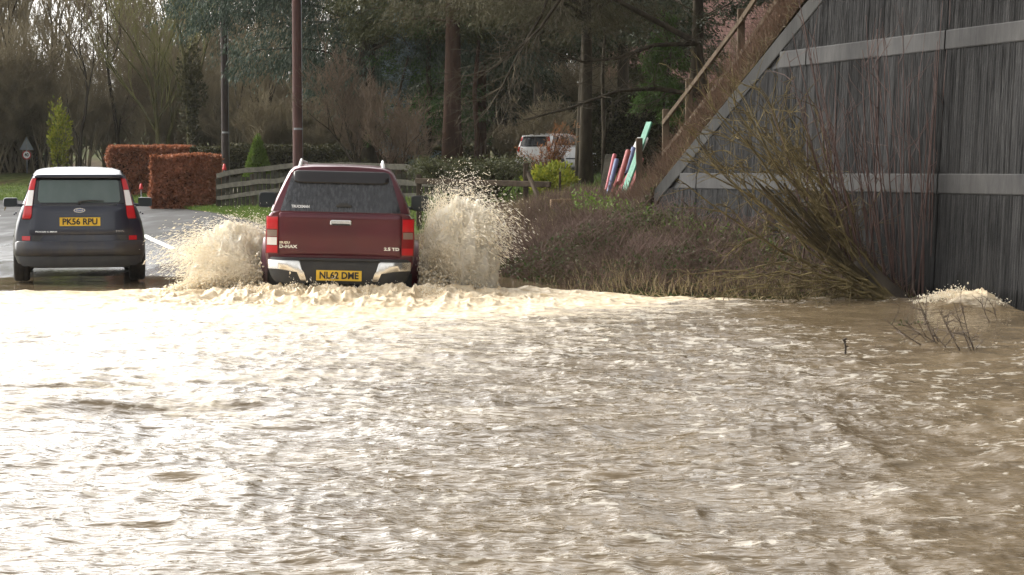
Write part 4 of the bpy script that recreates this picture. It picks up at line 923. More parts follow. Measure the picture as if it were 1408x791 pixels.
def conifer(name, label, loc, H, rad, mat_leaf, mat_bark, seed, z0=.15, droop=.25, rise=.1, nb=60, per=26, ln=.22, wd=.045, hang=.6, tr_r=.25, shape=1.0, lobes=0, cat='tree', arc=None, cull=None, tip=.0, twig=None):
    """trunk, limbs arching out, foliage sprays hung along each limb"""
    rs = np.random.RandomState(seed); rnd = random.Random(seed); t = thing(name, label, cat, loc)
    tk = MB(); wob = [(rnd.gauss(0, .05) * i * .3, rnd.gauss(0, .05) * i * .3, H * i / 8 - .3 * (i == 0)) for i in range(9)]; tk.tube(wob, [tr_r * (1 - .9 * i / 8) * (1.25 if i == 0 else 1) for i in range(9)], 12); to = tk.mk('trunk', mat_bark, t, True)
    S = []; LP = []; LD = []
    for b in range(nb):
        u = z0 + (1 - z0) * (b + rs.rand()) / nb; zz = H * u * .98
        pr = (1 - (u - z0) / (1 - z0)) ** shape if not lobes else math.sin(math.pi * min(1, .18 + .80 * (u - z0) / (1 - z0))) ** .6
        Lb = rad * max(.08, pr) * rs.uniform(.65, 1.15); a = rs.uniform(*(arc or (0, 6.283))); dx, dy = math.cos(a), math.sin(a); k = max(4, int(Lb / .35)); px, py, pz = 0, 0, zz; prev = (0, 0, zz)
        for i in range(1, k + 1):
            s = i / k; r_ = Lb * s; h = zz + Lb * (rise * s * 1.6 - droop * s * s) + rs.normal(0, .03); wv = .10 * math.sin(s * 5 + b) * Lb * .4
            cur = (dx * r_ - dy * wv, dy * r_ + dx * wv, h); S.append((*prev, *cur, max(.006, .010 * Lb * (1.15 - s)), max(.005, .010 * Lb * (1.1 - s - .5 / k))))
            n = max(2, int(per * (.35 + .65 * s) * Lb / (k * .5) / 2)); q = np.array(prev) + (np.array(cur) - np.array(prev)) * rs.rand(n, 1)
            side = rs.normal(0, 1, (n, 1)) * Lb * (.16 * (1.15 - .7 * s)) * (1.0); along = rs.uniform(0, .25, (n, 1)) * abs(side)
            off = np.concatenate([-dy * side, dx * side, -np.abs(side) * .35 * hang - rs.rand(n, 1) * hang * .35], 1) + np.array([[dx, dy, 0]]) * np.abs(side) * .5
            LP.append(q + off); LD.append(np.concatenate([np.full((n, 1), dx) * .5 - dy * np.sign(side) * .5, np.full((n, 1), dy) * .5 + dx * np.sign(side) * .5, np.full((n, 1), -hang + .1)], 1)); prev = cur
    LP = np.concatenate(LP); LD = np.concatenate(LD)
    # every point carries a small spray of needles
    m = 9; ln *= .62; wd *= .72; P2 = np.repeat(LP, m, 0) + rs.normal(0, ln * .62, (len(LP) * m, 3)); D2 = np.repeat(LD, m, 0); v, f = leaves(P2, D2, np.full(len(P2), ln), np.full(len(P2), wd), rs, .45); v2, f2 = tubes(S, 5); nf = len(f); v, f = join((v, f), (v2, f2))
    o = mk('crown', v, f, [mat_leaf, mat_bark], t); o.data.polygons.foreach_set('material_index', np.concatenate([np.zeros(nf, np.int32), np.ones(len(f2), np.int32)])); return t
conifer('cedar_tree', 'large blue-green cedar with drooping layered branches behind the red-brown pole', gl_(505, 62), 15, 6.0, LM['cedar'], M_bark, 51, z0=.22, droop=.42, rise=.30, nb=72, per=80, ln=.24, wd=.05, hang=1.7, tr_r=.34, shape=.35)
conifer('pine_tree', 'tall pine with thick straight brown trunk right of the pickup', gl_(622, 55), 15, 4.2, LM['pine'], M_barkr, 52, z0=.30, droop=.20, rise=.12, nb=74, per=60, ln=.24, wd=.04, hang=.8, tr_r=.29, shape=.3)
conifer('spruce_tree', 'mid-green spruce with low branches left of the thick pine trunk', gl_(590, 60), 9.5, 2.3, LM['spruce'], M_bark, 53, z0=.16, droop=.25, nb=60, per=34, ln=.20, wd=.05, hang=.7, tr_r=.12, shape=.8)
conifer('blue_spruce', 'small blue-grey spruce beside the bare bush under the cedar', gl_(553, 58.5), 5.4, 1.3, LM['blue'], M_bark, 54, z0=.10, droop=.10, nb=36, per=20, ln=.16, wd=.04, hang=.3, tr_r=.08, shape=.8)
conifer('conifer_tree', 'dark conifer with thin reddish trunk between the pine and the white car', gl_(662, 60), 14, 3.6, LM['pine'], M_barkr, 55, z0=.38, droop=.3, nb=66, per=50, ln=.24, wd=.045, hang=.9, tr_r=.16, shape=.4)
conifer('larch_tree', 'wide olive tree with fine hanging twigs over the white car', gl_(806, 42), 12, 4.4, LM['dull'], M_bark, 56, z0=.30, droop=.26, rise=.22, nb=96, per=90, ln=.19, wd=.024, hang=1.0, tr_r=.15, shape=.3)
conifer('evergreen_tree', 'very dark evergreen tree in front of the pink-roofed house', gl_(955, 46), 11, 2.6, LM['dark'], M_bark, 57, z0=.28, droop=.1, nb=60, per=40, ln=.18, wd=.05, hang=.4, tr_r=.20, shape=.3, rise=.3)
conifer('evergreen_tree', 'broad dark evergreen filling the gap behind the olive tree', gl_(855, 58), 13, 4.6, LM['dark'], M_bark, 58, z0=.34, droop=.25, nb=80, per=50, ln=.26, wd=.07, hang=.8, tr_r=.22, shape=.35)
conifer('evergreen_tree', 'dark evergreen in the back row between the cedar and the pine', gl_(585, 72), 15, 4.8, LM['dark'], M_bark, 59, z0=.25, droop=.3, nb=80, per=34, ln=.30, wd=.08, hang=.9, tr_r=.22, shape=.4)
conifer('evergreen_tree', 'dark evergreen in the back row above the white car', gl_(740, 80), 16, 5.0, LM['dark'], M_bark, 60, z0=.34, droop=.3, nb=84, per=34, ln=.32, wd=.08, hang=.9, tr_r=.22, shape=.4)
conifer('young_conifer', 'bright green feathery conifer at the foot of the dark evergreen by the wall top', gl_(915, 43), 4.1, .72, LM['bright'], M_bark, 61, z0=.42, droop=.25, nb=40, per=60, ln=.15, wd=.04, hang=.7, tr_r=.05, shape=.5)
conifer('evergreen_tree', 'dark evergreen closing the gap left of the white car', gl_(690, 84), 14, 4.2, LM['dark'], M_bark, 63, z0=.12, droop=.3, nb=80, per=44, ln=.32, wd=.09, hang=.9, tr_r=.22, shape=.5)
tt_ = MB(); tt_.tube([(0, 0, -.2), (.03, 0, 1.2), (-.05, 0, 2.6), (.1, 0, 4.4)], [.10, .085, .075, .05], 10); o = tt_.mk('tree_trunk', M_barkr, None, True); o.location = gl_(655, 57); tag(o, 'thin reddish bare trunk standing between the pine and the thin conifer', 'tree')
tt_ = MB(); tt_.tube([(0, 0, -.2), (.03, 0, 1.2), (.09, 0, 2.6), (.16, 0, 4.4)], [.15, .12, .10, .07], 10); o = tt_.mk('tree_trunk', M_bark, None, True); o.location = gl_(797, 42.3); tag(o, 'dark trunk twin to the olive tree, standing before the white car', 'tree')
tt_ = MB(); tt_.tube([(0, 0, -.2), (.02, 0, 1.2), (-.02, 0, 2.6), (.05, 0, 4.0)], [.055, .05, .045, .03], 8); o = tt_.mk('tree_trunk', M_bark, None, True); o.location = gl_(829, 45); tag(o, 'slim dark trunk just left of the coloured poles', 'tree')
# pale bare boughs sweeping in front of the dark trees
rnd = random.Random(77); out = []; tr = []
bs = P(905, 128, 38)
def sweep(pts, r, lev=2):
    q = [Vector(p) for p in pts]
    for i in range(len(q) - 1):
        for k in range(3):
            a = q[i].lerp(q[i + 1], k / 3); b = q[i].lerp(q[i + 1], (k + 1) / 3); rr = r * (1 - (i + k / 3) / len(q)); tr.append((*a, *b, rr, rr * .9))
            for c in range(2): grow(a, (b - a).normalized() + Vector((rnd.gauss(0, .6), rnd.gauss(0, .6), rnd.gauss(0, .6))), .8, .012, lev, rnd, out, -.05, .8, (2, 4), 3, .65, 9, None, .0035)
sweep([P(960, 60, 40), P(900, 62, 40), P(850, 80, 39.5), P(800, 85, 39), P(755, 70, 38.5)], .06)
sweep([P(955, 130, 40), P(900, 122, 40), P(850, 125, 39), P(780, 150, 38), P(720, 165, 37.5)], .06)
sweep([P(765, -40, 39), P(745, 20, 39), P(715, 70, 38.5), P(690, 120, 38.2), P(672, 150, 38)], .04)
sweep([P(790, -30, 39), P(742, 40, 38.5), P(705, 75, 38), P(660, 105, 37.8)], .035)
bb = thing('bare_tree', 'pale bare boughs sweeping across the front of the dark trees', 'tree', (4.2, 40.5, gz1(4.2, 40.5)))
Lx = np.array([4.2, 40.5, gz1(4.2, 40.5)] * 2 + [0, 0]); tr += [(4.2, 40.5, .8, 4.1, 40.3, 3.2, .13, .11), (4.1, 40.3, 3.2, *P(960, 60, 40), .11, .07), (4.1, 40.3, 3.1, *P(955, 130, 40), .10, .07), (*P(960, 60, 40), *P(790, -30, 39), .07, .04), (*P(790, -30, 39), *P(765, -40, 39), .04, .04)]
v, f = tubes(np.array(tr) - Lx, 6); mk('trunk', v, f, M_bark, bb, True); v, f = tubes(np.array(out) - Lx, 3); mk('crown', v, f, mat('pale_twigs', (.06, .052, .038), (.12, .10, .07), .9, scale=1), bb, True)

def leaf_volume(n, fn, ml, ln, wd, rs, upd=.0):
    """fn(n) -> positions, outward normals"""
    p, nn_ = fn(n); d = nn_ + np.array([[0, 0, upd]]); return leaves(p, d, np.full(len(p), ln), np.full(len(p), wd), rs, .7)
def hedge(name, label, a, b, depth, h, ml, seed, n=9000, ln=.10, wd=.07, uneven=.10, cat='hedge', core=(.03, .015, .01), group=None, rnd_=.25):
    """clipped hedge from ground point a to b (front face), depth behind"""
    rs = np.random.RandomState(seed); a = np.array(a[:2]); b = np.array(b[:2]); u = (b - a); Ln = np.linalg.norm(u); u /= Ln; nv = np.array([-u[1], u[0]]);
    if nv[1] < 0: nv = -nv
    t = thing(name, label, cat, (a[0], a[1], gz1(*a)), 0, group); gz0 = gz1(*a)
    face = rs.choice(5, n, p=np.array([.38, .28, .12, .12, .10])); s = rs.rand(n) * Ln; w_ = rs.rand(n) * depth; z = rs.rand(n) * h
    s = np.where(face == 2, 0, np.where(face == 3, Ln, s)); w_ = np.where(face == 0, 0, np.where(face == 4, depth, w_)); z = np.where(face == 1, h, z)
    inn = rs.rand(n) ** 2 * .22; nrm = np.zeros((n, 3)); fx = {0: (0, -1, 0), 1: (0, 0, 1), 2: (-1, 0, 0), 3: (1, 0, 0), 4: (0, 1, 0)}
    for k, q in fx.items():
        m = face == k; nrm[m, 0] = u[0] * q[0] + nv[0] * q[1]; nrm[m, 1] = u[1] * q[0] + nv[1] * q[1]; nrm[m, 2] = q[2]
    # rounded, uneven faces
    ed = np.clip((z / h - .8) / .2, 0, 1) * rnd_ * (face != 1); bul = uneven * (vn(s * 1.6 + w_, z * 1.8, seed % 8) - .5) * 2
    P0 = np.stack([a[0] + u[0] * s + nv[0] * w_, a[1] + u[1] * s + nv[1] * w_, z], 1) + nrm * (bul - inn - ed ** 2)[:, None]
    zb = gz(P0[:, 0], P0[:, 1]) - gz0; P0[:, 2] += zb * (1 - z / h); P0 -= [[a[0], a[1], 0]]
    v, f = leaves(P0, nrm * .5 + [[0, 0, .2]], np.full(n, ln), np.full(n, wd), rs, .7); mk('foliage', v, f, ml, t)
    k = 10; V = []; F = []
    for i in range(k + 1):
        for (ww, zz) in ((.16, -.2), (.16, h * .8), (.30, h - .16), (depth - .30, h - .16), (depth - .16, h * .8), (depth - .16, -.2)): q = u * (.14 + (Ln - .28) * i / k) + nv * ww; V.append((q[0], q[1], zz))
    for i in range(k):
        for j in range(5): c = i * 6 + j; F.append((c, c + 6, c + 7, c + 1))
    F += [tuple(range(6)), tuple(range(k * 6 + 5, k * 6 - 1, -1))]; mk('branches', V, F, mat(name + '_core', core, tuple(2 * x for x in core), .95, scale=4, bump=1, bscale=12), t); return t
hedge('copper_hedge', 'nearer clipped copper-brown beech hedge beside the slatted fence', gl_(207, 62.2), gl_(290, 62), 1.5, 1.72, LM['beech'], 71, 16000, .11, .08)
hedge('copper_hedge', 'farther, taller copper-brown beech hedge directly behind the dark car', gl_(149, 72), gl_(262, 72), 1.5, 2.0, LM['beech'], 72, 18000, .12, .085)
hedge('clipped_hedge', 'long flat-topped olive hedge behind the slatted fence and topiary cone', gl_(262, 70), gl_(655, 68), 1.2, 1.72, LM['hedge'], 73, 22000, .12, .07, core=(.015, .014, .008))
hedge('clipped_hedge', 'high olive-brown hedge behind the coloured poles', gl_(812, 58), gl_(965, 56), 1.5, 2.55, LM['hedge'], 74, 16000, .11, .06, core=(.015, .014, .008))
hedge('laurel_hedge', 'dull hedge on the far verge behind the round road sign', gl_(-60, 93), gl_(60, 95), 2, 2.0, LM['hedge'], 75, 7000, .2, .1, core=(.015, .014, .008), uneven=.4)

# topiary cone
def cone_tree(loc, H, r):
    rs = np.random.RandomState(81); t = thing('topiary_cone', 'neat green conical conifer behind the slatted fence', 'tree', loc); n = 9000; u = 1 - np.sqrt(rs.rand(n)); a = rs.rand(n) * 6.283
    pr = r * ((1 - u) ** .85) * (1 + .07 * (vn(a * 2, u * 9, 2) - .5)); nr = np.stack([np.cos(a), np.sin(a), np.full(n, .45)], 1); p = np.stack([np.cos(a) * pr, np.sin(a) * pr, u * H + .05], 1) - nr * (rs.rand(n, 1) ** 2) * .12
    v, f = leaves(p, nr + [[0, 0, .8]], np.full(n, .10), np.full(n, .045), rs, .5); mk('crown', v, f, LM['box'], t); MB().lathe([(0, 0), (r * .86, .05), (r * .42, H * .5), (.01, H * .93)], 16, Matrix.Rotation(-math.pi / 2, 4, 'Y')).mk('trunk', mat('topiary_core', (.012, .018, .006), rough=.95), t, True)
cone_tree(gl_(355, 64.5), 2.05, .62)
def bush(name, label, loc, rx, ry, rz_, ml, seed, n=5000, ln=.10, wd=.06, cat='shrub', stems=7, low=.15, jit=.25):
    rs = np.random.RandomState(seed); t = thing(name, label, cat, loc); d = rs.normal(0, 1, (n, 3)); d /= np.linalg.norm(d, axis=1, keepdims=True); az = np.arctan2(d[:, 1], d[:, 0]); rad = (.62 + .38 * rs.rand(n) ** .5) * (1 + jit * 2 * (vn(az * 2.2 + 9, d[:, 2] * 2.5 + 5, seed % 8) - .5))
    p = d * rad[:, None] * [[rx, ry, rz_]]; p[:, 2] += rz_ * (1 + low) ; p = p[p[:, 2] > .02]
    v, f = leaves(p, p / [[rx, ry, rz_]] + [[0, 0, .1]], np.full(len(p), ln), np.full(len(p), wd), rs, .6); mk('foliage', v, f, ml, t)
    S = []
    for k in range(stems): a = rs.rand() * 6.28; S.append((0, 0, -.1, math.cos(a) * rx * .6, math.sin(a) * ry * .6, rz_ * 1.2, .02, .008))
    v, f = tubes(S, 5); mk('stems', v, f, M_bark, t); return t
bush('golden_shrub', 'bright yellow-green shrub in front of the white car', gl_(756, 37.5, .0), .40, .4, .30, LM['yellow'], 91, 2600, .085, .045, low=.05, jit=.6)
bush('golden_conifer', 'tall narrow yellow-green shrub under the bare trees at far left', gl_(82, 82.5), .40, .4, 1.35, LM['yellow'], 92, 1500, .15, .07, jit=.5)
bush('ivy_clump', 'dark ivy clump climbing the olive-twigged tree', (gl_(264, 79.6)[0], 79.6, gl_(264, 79.6)[2] + .8), .42, .42, 2.1, LM['hedge'], 93, 2200, .16, .11, stems=3, jit=.7)
bush('flowering_shrub', 'small shrub with yellow flowers left of the spreading juniper', gl_(582, 52, .35), .22, .2, .2, LM['yellow'], 94, 260, .07, .06)
bush('round_bush', 'small green bush beside the topiary cone, low behind the pickup', gl_(480, 58), .9, .5, .45, LM['hedge'], 95, 3000, .1, .05)
def juniper():
    rs = np.random.RandomState(99); base = gl_(655, 40); t = thing('spreading_juniper', 'wide flat dark green juniper above the rail fence, right of the tall splash', 'shrub', base); LP = []; LD = []; S = []
    bx = np.array(base)
    for k in range(150):
        px = rs.uniform(578, 726); lim = (px - 578) / 148; e = P(px, rs.uniform(215, 236) + 5 * (1 - lim) - 2 * math.sin(px * .12), 40 + rs.uniform(-.8, .8)); e = np.array(e) - bx; s = np.array([rs.normal(0, .2), rs.normal(0, .2), -.1]); S.append((*s, *e, .018, .006)); n = 46
        q = e + rs.normal(0, 1, (n, 3)) * [[.16, .16, .045]]; q[:, 2] -= rs.rand(n) ** 2 * .32 * (1 if px > 600 else .4); LP.append(q); LD.append(np.tile(np.array([[.5 if px > 650 else -.3, -.3, .25]]), (n, 1)))
    LP = np.concatenate(LP); v, f = leaves(LP, np.concatenate(LD), np.full(len(LP), .10), np.full(len(LP), .022), rs, .6); mk('foliage', v, f, LM['pine'], t); v, f = tubes(S, 4); mk('stems', v, f, M_bark, t)
juniper()
# dead orange fronds
rs = np.random.RandomState(101); b0 = np.array(gl_(748, 41)); S = []; LP = []; LD = []
for k in range(46):
    e = np.array(P(rs.uniform(752, 792), rs.uniform(172, 212), 41)) if k < 34 else np.array(P(rs.uniform(705, 745), rs.uniform(200, 222), 41)); m = (b0 + e) / 2 + [0, 0, .22]; pr = b0
    for i in range(1, 7):
        u = i / 6; c = b0 * (1 - u) ** 2 + 2 * m * u * (1 - u) + e * u * u; S.append((*(pr - b0), *(c - b0), .006, .004))
        if i > 2: LP.append(c - b0 + rs.normal(0, .03, (9, 3))); LD.append(np.tile((e - b0)[None] * .6 + [[0, 0, -.1]], (9, 1)))
        pr = c
t = thing('dead_fronds', 'orange-brown dead feathery fronds in front of the white car', 'plant', tuple(b0)); v, f = leaves(np.concatenate(LP), np.concatenate(LD), np.full(46 * 36, .10), np.full(46 * 36, .014), rs, .5); mk('foliage', v, f, LM['orange'], t); v, f = tubes(S, 3); mk('stems', v, f, M_barkr, t)

conifer('spruce_tree', 'dull green spruce standing directly in front of the pink-roofed house', gl_(893, 62), 10, 2.8, LM['pine'], M_bark, 62, z0=.12, droop=.25, nb=60, per=50, ln=.24, wd=.06, hang=.8, tr_r=.14, shape=.6)
# ------------------------------------------------------------------ house beyond the trees
M_brick = mat('pinkish_brick', (.15, .085, .065), (.22, .13, .10), .9, scale=2, bump=.4, bscale=18)
def roof_mat():
    m, t, b = newmat('pink_clay_tiles'); b.inputs['Roughness'].default_value = .85; br = nd(t, 'ShaderNodeTexBrick', {'Vector': nd(t, 'ShaderNodeTexCoord').outputs['UV'], 'Scale': 1.0, 'Color1': (.20, .105, .085, 1), 'Color2': (.27, .155, .125, 1), 'Mortar': (.12, .06, .05, 1), 'Mortar Size': .02, 'Brick Width': .22, 'Row Height': .26})
    t.links.new(br.outputs['Color'], b.inputs['Base Color']); return m
def house():
    hp = gl_(1050, 84); t = thing('house', 'brick house with pinkish clay tiled roof half hidden behind dark trees', 'house', hp, R(8)); Wd, D, E, Rg = 12.0, 8.0, 4.4, 9.0
    V = [(-Wd / 2, 0, -.5), (Wd / 2, 0, -.5), (Wd / 2, D, -.5), (-Wd / 2, D, -.5), (-Wd / 2, 0, E), (Wd / 2, 0, E), (Wd / 2, D, E), (-Wd / 2, D, E), (-Wd / 2, D / 2, Rg - .2), (Wd / 2, D / 2, Rg - .2)]
    mk('wall', V, [(0, 1, 5, 4), (2, 3, 7, 6), (1, 2, 6, 9, 5), (3, 0, 4, 8, 7)], M_brick, t)
    sl_ = (Rg - E) / (D / 2); V = []; F = []
    for s in (0, 1):
        y0, y1 = ((-.5, D / 2) if s == 0 else (D + .5, D / 2)); z0 = E - .5 * sl_
        b = len(V); V += [(-Wd / 2 - .4, y0, z0 + .12), (Wd / 2 + .4, y0, z0 + .12), (Wd / 2 + .4, y1, Rg + .12), (-Wd / 2 - .4, y1, Rg + .12), (-Wd / 2 - .4, y0, z0), (Wd / 2 + .4, y0, z0), (Wd / 2 + .4, y1, Rg), (-Wd / 2 - .4, y1, Rg)]
        F += [(b, b + 1, b + 2, b + 3), (b + 4, b + 5, b + 6, b + 7), (b, b + 1, b + 5, b + 4), (b, b + 3, b + 7, b + 4), (b + 1, b + 2, b + 6, b + 5)]
    ro = mk('roof', V, F, roof_mat(), t); uv = ro.data.uv_layers.new(name='UVMap')
    for lp in ro.data.loops: c = ro.data.vertices[lp.vertex_index].co; uv.data[lp.index].uv = (c.x, abs(c.y - D / 2) * 1.5)
    ch = MB(); ch.box((-3.5, D / 2, Rg + .3), (.9, .7, 1.8), bev=.02); ch.box((-3.5, D / 2, Rg + 1.24), (1.05, .85, .12)); ch.tube([(-3.7, D / 2, Rg + 1.3), (-3.7, D / 2, Rg + 1.65)], .13, 10); ch.mk('chimney', M_brick, ro)
    for x, z in ((-4, 1.6), (-1, 1.6), (3.5, 1.6), (-4, 3.5), (3.5, 3.5)):
        fr = MB(); 
        for a in (-.6, 0, .6): fr.box((x + a, -.03, z), (.07, .09, 1.15))
        for a in (-.55, .55): fr.box((x, -.035, z + a), (1.27, .1, .07))
        fo = fr.mk('window', M_white, t); MB().box((x, .0, z), (1.15, .03, 1.05)).mk('pane', M_gl_side, fo)
    return t
house()

# ------------------------------------------------------------------ poles, wires, signs
M_polem = mat('tarred_pole_wood', (.02, .014, .012), (.042, .028, .023), .8, scale=6, vscale=(3, 3, .3), bump=.5, bscale=20)
M_polered = mat('red_brown_pole_wood', (.055, .020, .016), (.095, .036, .027), .75, scale=6, vscale=(3, 3, .3), bump=.5, bscale=20)
M_steel = mat('galvanised_steel', (.22, .23, .24), (.34, .35, .36), .45, .6, scale=6)
def pole(name, label, px, Y, H, r, m, arm):
    l = gl_(px, Y); t = thing(name, label, 'utility pole', l); MB().tube([(0, 0, -.3), (-.01, 0, H * .5), (-.03, 0, H)], [r * 1.08, r * .95, r * .8], 16).mk('post', m, t, True, 50)
    ar = MB(); 
    for z in arm: ar.box((0, -r - .03, z), (1.9, .09, .11), bev=.01)
    ao = ar.mk('crossarm', m, t); ins = MB()
    for x in (-.8, -.3, .3, .8): ins.lathe([(0, 0), (.05, 0), (.03, .05), (.055, .07), (.03, .12), (.05, .14), (0, .17)], 10, Matrix.Translation((x, -r - .03, arm[-1] + .055)) @ Matrix.Rotation(-math.pi / 2, 4, 'Y'))
    ins.mk('insulators', mat('brown_ceramic', (.09, .04, .03), rough=.25), ao)
    bd = MB(); bd.tube([(0, 0, 2.25), (0, 0, 2.31)], r * 1.04, 16); bd.tube([(r * .9, -r * .3, .2), (r * .85, -r * .3, H * .9)], .016, 6); bd.mk('cable_and_band', M_steel, t); return l
pl1 = pole('utility_pole', 'thick red-brown wooden pole standing behind the pickup roof', 410.5, 56, 9.2, .150, M_polered, [8.3])
pl2 = pole('utility_pole', 'slimmer dark wooden pole behind the right end of the copper hedge', 311, 66, 9.0, .135, M_polem, [7.0 + .0])
wr = MB(); a = Vector((pl2[0], 66 - .15, pl2[2] + 7.2)); 
for k, x in enumerate((-.8, -.3, .3, .8)):
    b = Vector((pl1[0] + x, 55.82, pl1[2] + 8.55)); a2 = Vector((pl2[0] + x, 65.86, pl2[2] + 7.22)); c = Vector((6 + x, 30, 8.2)); q = []
    for (u, v_) in ((a2, b), (b, c)):
        for i in range(10): s = i / 9; p = u.lerp(v_, s); p.z -= .5 * math.sin(math.pi * s); q.append(p)
    wr = MB(); wr.tube(q, .009, 5); tag(wr.mk('overhead_wire', mat('wire', (.02, .02, .02), rough=.6) if k == 0 else bpy.data.materials['wire']), ['thin black wire strung nearest the left end of the pole crossarms', 'thin black wire strung second from the left between the two poles', 'thin black wire strung third from the left between the two poles', 'thin black wire strung at the right end of the pole crossarms'][k], 'wire', 'overhead wires between the poles')
# warning sign + speed roundel
sp_ = gl_(38, 86); sg = thing('road_sign', 'grey backed triangular warning sign over a small round 40 sign at the verge', 'road sign', sp_)
hgt = P(38, 188, 86).z - sp_[2]; px_m = 86 / 2600
MB().tube([(0, .05, -.2), (0, .05, hgt - .05)], .038, 10).mk('post', M_steel, sg, True)
def ngon(n, r, y, th, cz, rot=0, cx=0):
    V = [(cx + r * math.cos(2 * math.pi * k / n + rot), y, cz + r * math.sin(2 * math.pi * k / n + rot)) for k in range(n)] + [(cx + r * math.cos(2 * math.pi * k / n + rot), y + th, cz + r * math.sin(2 * math.pi * k / n + rot)) for k in range(n)]
    return V, [tuple(range(n)), tuple(range(2 * n - 1, n - 1, -1))] + [(k, (k + 1) % n, n + (k + 1) % n, n + k) for k in range(n)]
v, f = ngon(3, .40, 0, .015, hgt - .40, math.pi / 2); tri = mk('triangle_plate', v, f, mat('grey_sign_back', (.20, .23, .25), (.27, .30, .32), .6, scale=4), sg); tri.scale = (.94, 1, 1)
MB().box((0, -.012, hgt - .40), (.05, .02, .55)).mk('stiffener', M_steel, tri)
v, f = ngon(28, .205, -.01, .015, hgt - .83); rd = mk('roundel', v, f, mat('sign_red', (.45, .03, .03), rough=.4), sg)
v, f = ngon(28, .155, -.014, .012, hgt - .83); wf = mk('roundel_face', v, f, mat('sign_white', (.75, .75, .73), rough=.4), rd)
text('sign_digits', '40', .22, M_ink, rd, (0, -.017, hgt - .83), width=.19, bold=.006)
# small red-topped markers
def marker(label, px, Y, py, h=.95):
    l = P(px, py, Y); z = gz1(l.x, Y); t = thing('marker_post', label, 'marker post', (l.x, Y, z)); q = l.z - z; m_ = MB(); m_.tube([(0, 0, -.1), (0, 0, q - .18)], .022, 8); m_.mk('post', M_steel, t)
    MB().lathe([(0, 0), (.075, 0), (.07, .04), (.03, .20), (0, .21)], 12, Matrix.Translation((0, 0, q - .19)) @ Matrix.Rotation(-math.pi / 2, 4, 'Y')).mk('cap', mat('red_marker_plastic', (.55, .03, .03), rough=.5), t, True)
marker('red-tipped marker post at the foot of the dark pole', 308.5, 61, 226)
marker('small red-tipped marker post in front of the farther copper hedge', 194, 66, 253)

# ------------------------------------------------------------------ fences
M_fw = mat('grey_weathered_fence_wood', (.036, .034, .026), (.078, .073, .057), .85, scale=5, vscale=(.4, 1, 1), bump=.5, bscale=25)
M_fd = mat('dark_old_wood', (.045, .035, .026), (.085, .066, .048), .9, scale=5, bump=.5, bscale=25)
M_fb = mat('brown_fence_wood', (.075, .055, .038), (.13, .10, .07), .85, scale=5, vscale=(1, 1, .3), bump=.5, bscale=25)
M_fm = mat('green_grey_palings', (.05, .048, .036), (.10, .095, .075), .9, scale=5, bump=.5, bscale=25)
def wl_rail(mb, A, B, dz, h, th, n=6, seed=0, sag=.03):
    rnd = random.Random(seed); pts = [A.lerp(B, i / n) for i in range(n + 1)]; pts = [Vector((p.x, p.y, p.z + dz + rnd.uniform(-sag, sag))) for p in pts]
    for a, b in zip(pts, pts[1:]): mb.beam(a, b + (b - a) * .02, th, h, .004)
def garden_fence():
    A = Vector(gl_(299, 60.5)); B = P(402, 277, 56.5); C_ = P(640, 293, 46.0); t = thing('paling_fence', 'weathered grey wooden fence with two wide rails over close dark palings', 'fence', tuple(A)); rnd = random.Random(5)
    z1 = P(299, 241, 60.5).z - A.z
    for dz, h in ((z1, .15), (z1 - .40, .15), (z1 - .74, .13)):
        m_ = MB(); wl_rail(m_, A - A, B - A, dz, h, .05, 5, int(dz * 100), .035); wl_rail(m_, B - A, C_ - A, dz, h, .05, 9, int(dz * 90), .03); m_.mk('rail', M_fw, t)
    d = 0; n = 0
    for (p, q, cnt) in ((A, B, 18), (B, C_, 34)):
        for k in range(cnt):
            c = p.lerp(q, (k + .5) / cnt) - A; hh = z1 + rnd.uniform(-.16, .0)
            MB().box((c.x, c.y + .07, c.z + hh / 2 - .05), (.11, .025, hh), rz=rnd.uniform(-.1, .1), bev=.004).mk('paling', M_fm if rnd.random() < .75 else M_fw, t)
    for p in (A, A.lerp(B, .5), B, B.lerp(C_, .33), B.lerp(C_, .66), C_): c = p - A; MB().box((c.x, c.y + .12, c.z + .40), (.12, .12, 1.16), bev=.01).mk('post', M_fd, t)
garden_fence()
def rail_fence():
    A = P(572, 249, 37); B = P(757, 254, 35); gA = gz1(A.x, 37); t = thing('rail_fence', 'old dark single rail fence with leaning brace in front of the juniper', 'fence', (A.x, 37, gA)); O = Vector((A.x, 37, gA))
    m_ = MB(); m_.beam(A - O, B - O, .07, .11, .01); m_.mk('rail', M_fd, t); m_ = MB(); m_.beam(P(600, 281, 36.6) - O, P(740, 283, 35.2) - O, .05, .10, .01); m_.mk('rail', M_fd, t)
    for px, top in ((576, 240), (650, 243), (723, 224)):
        p = P(px, top, 35.4 + (723 - px) * .011); z0 = gz1(p.x, p.y) - .1; MB().beam(Vector((p.x, p.y, z0)) - O, p - O, .10, .10, .01).mk('post', M_fd, t)
    MB().beam(P(726, 238, 35.2) - O, P(750, 296, 34.4) - O, .06, .08, .008).mk('brace', M_fd, t)
    MB().beam(P(770, 205, 35.2) - O + Vector((0, 0, -.9)), P(770, 236, 35.2) - O, .04, .04).mk('post', M_fd, t)
rail_fence()
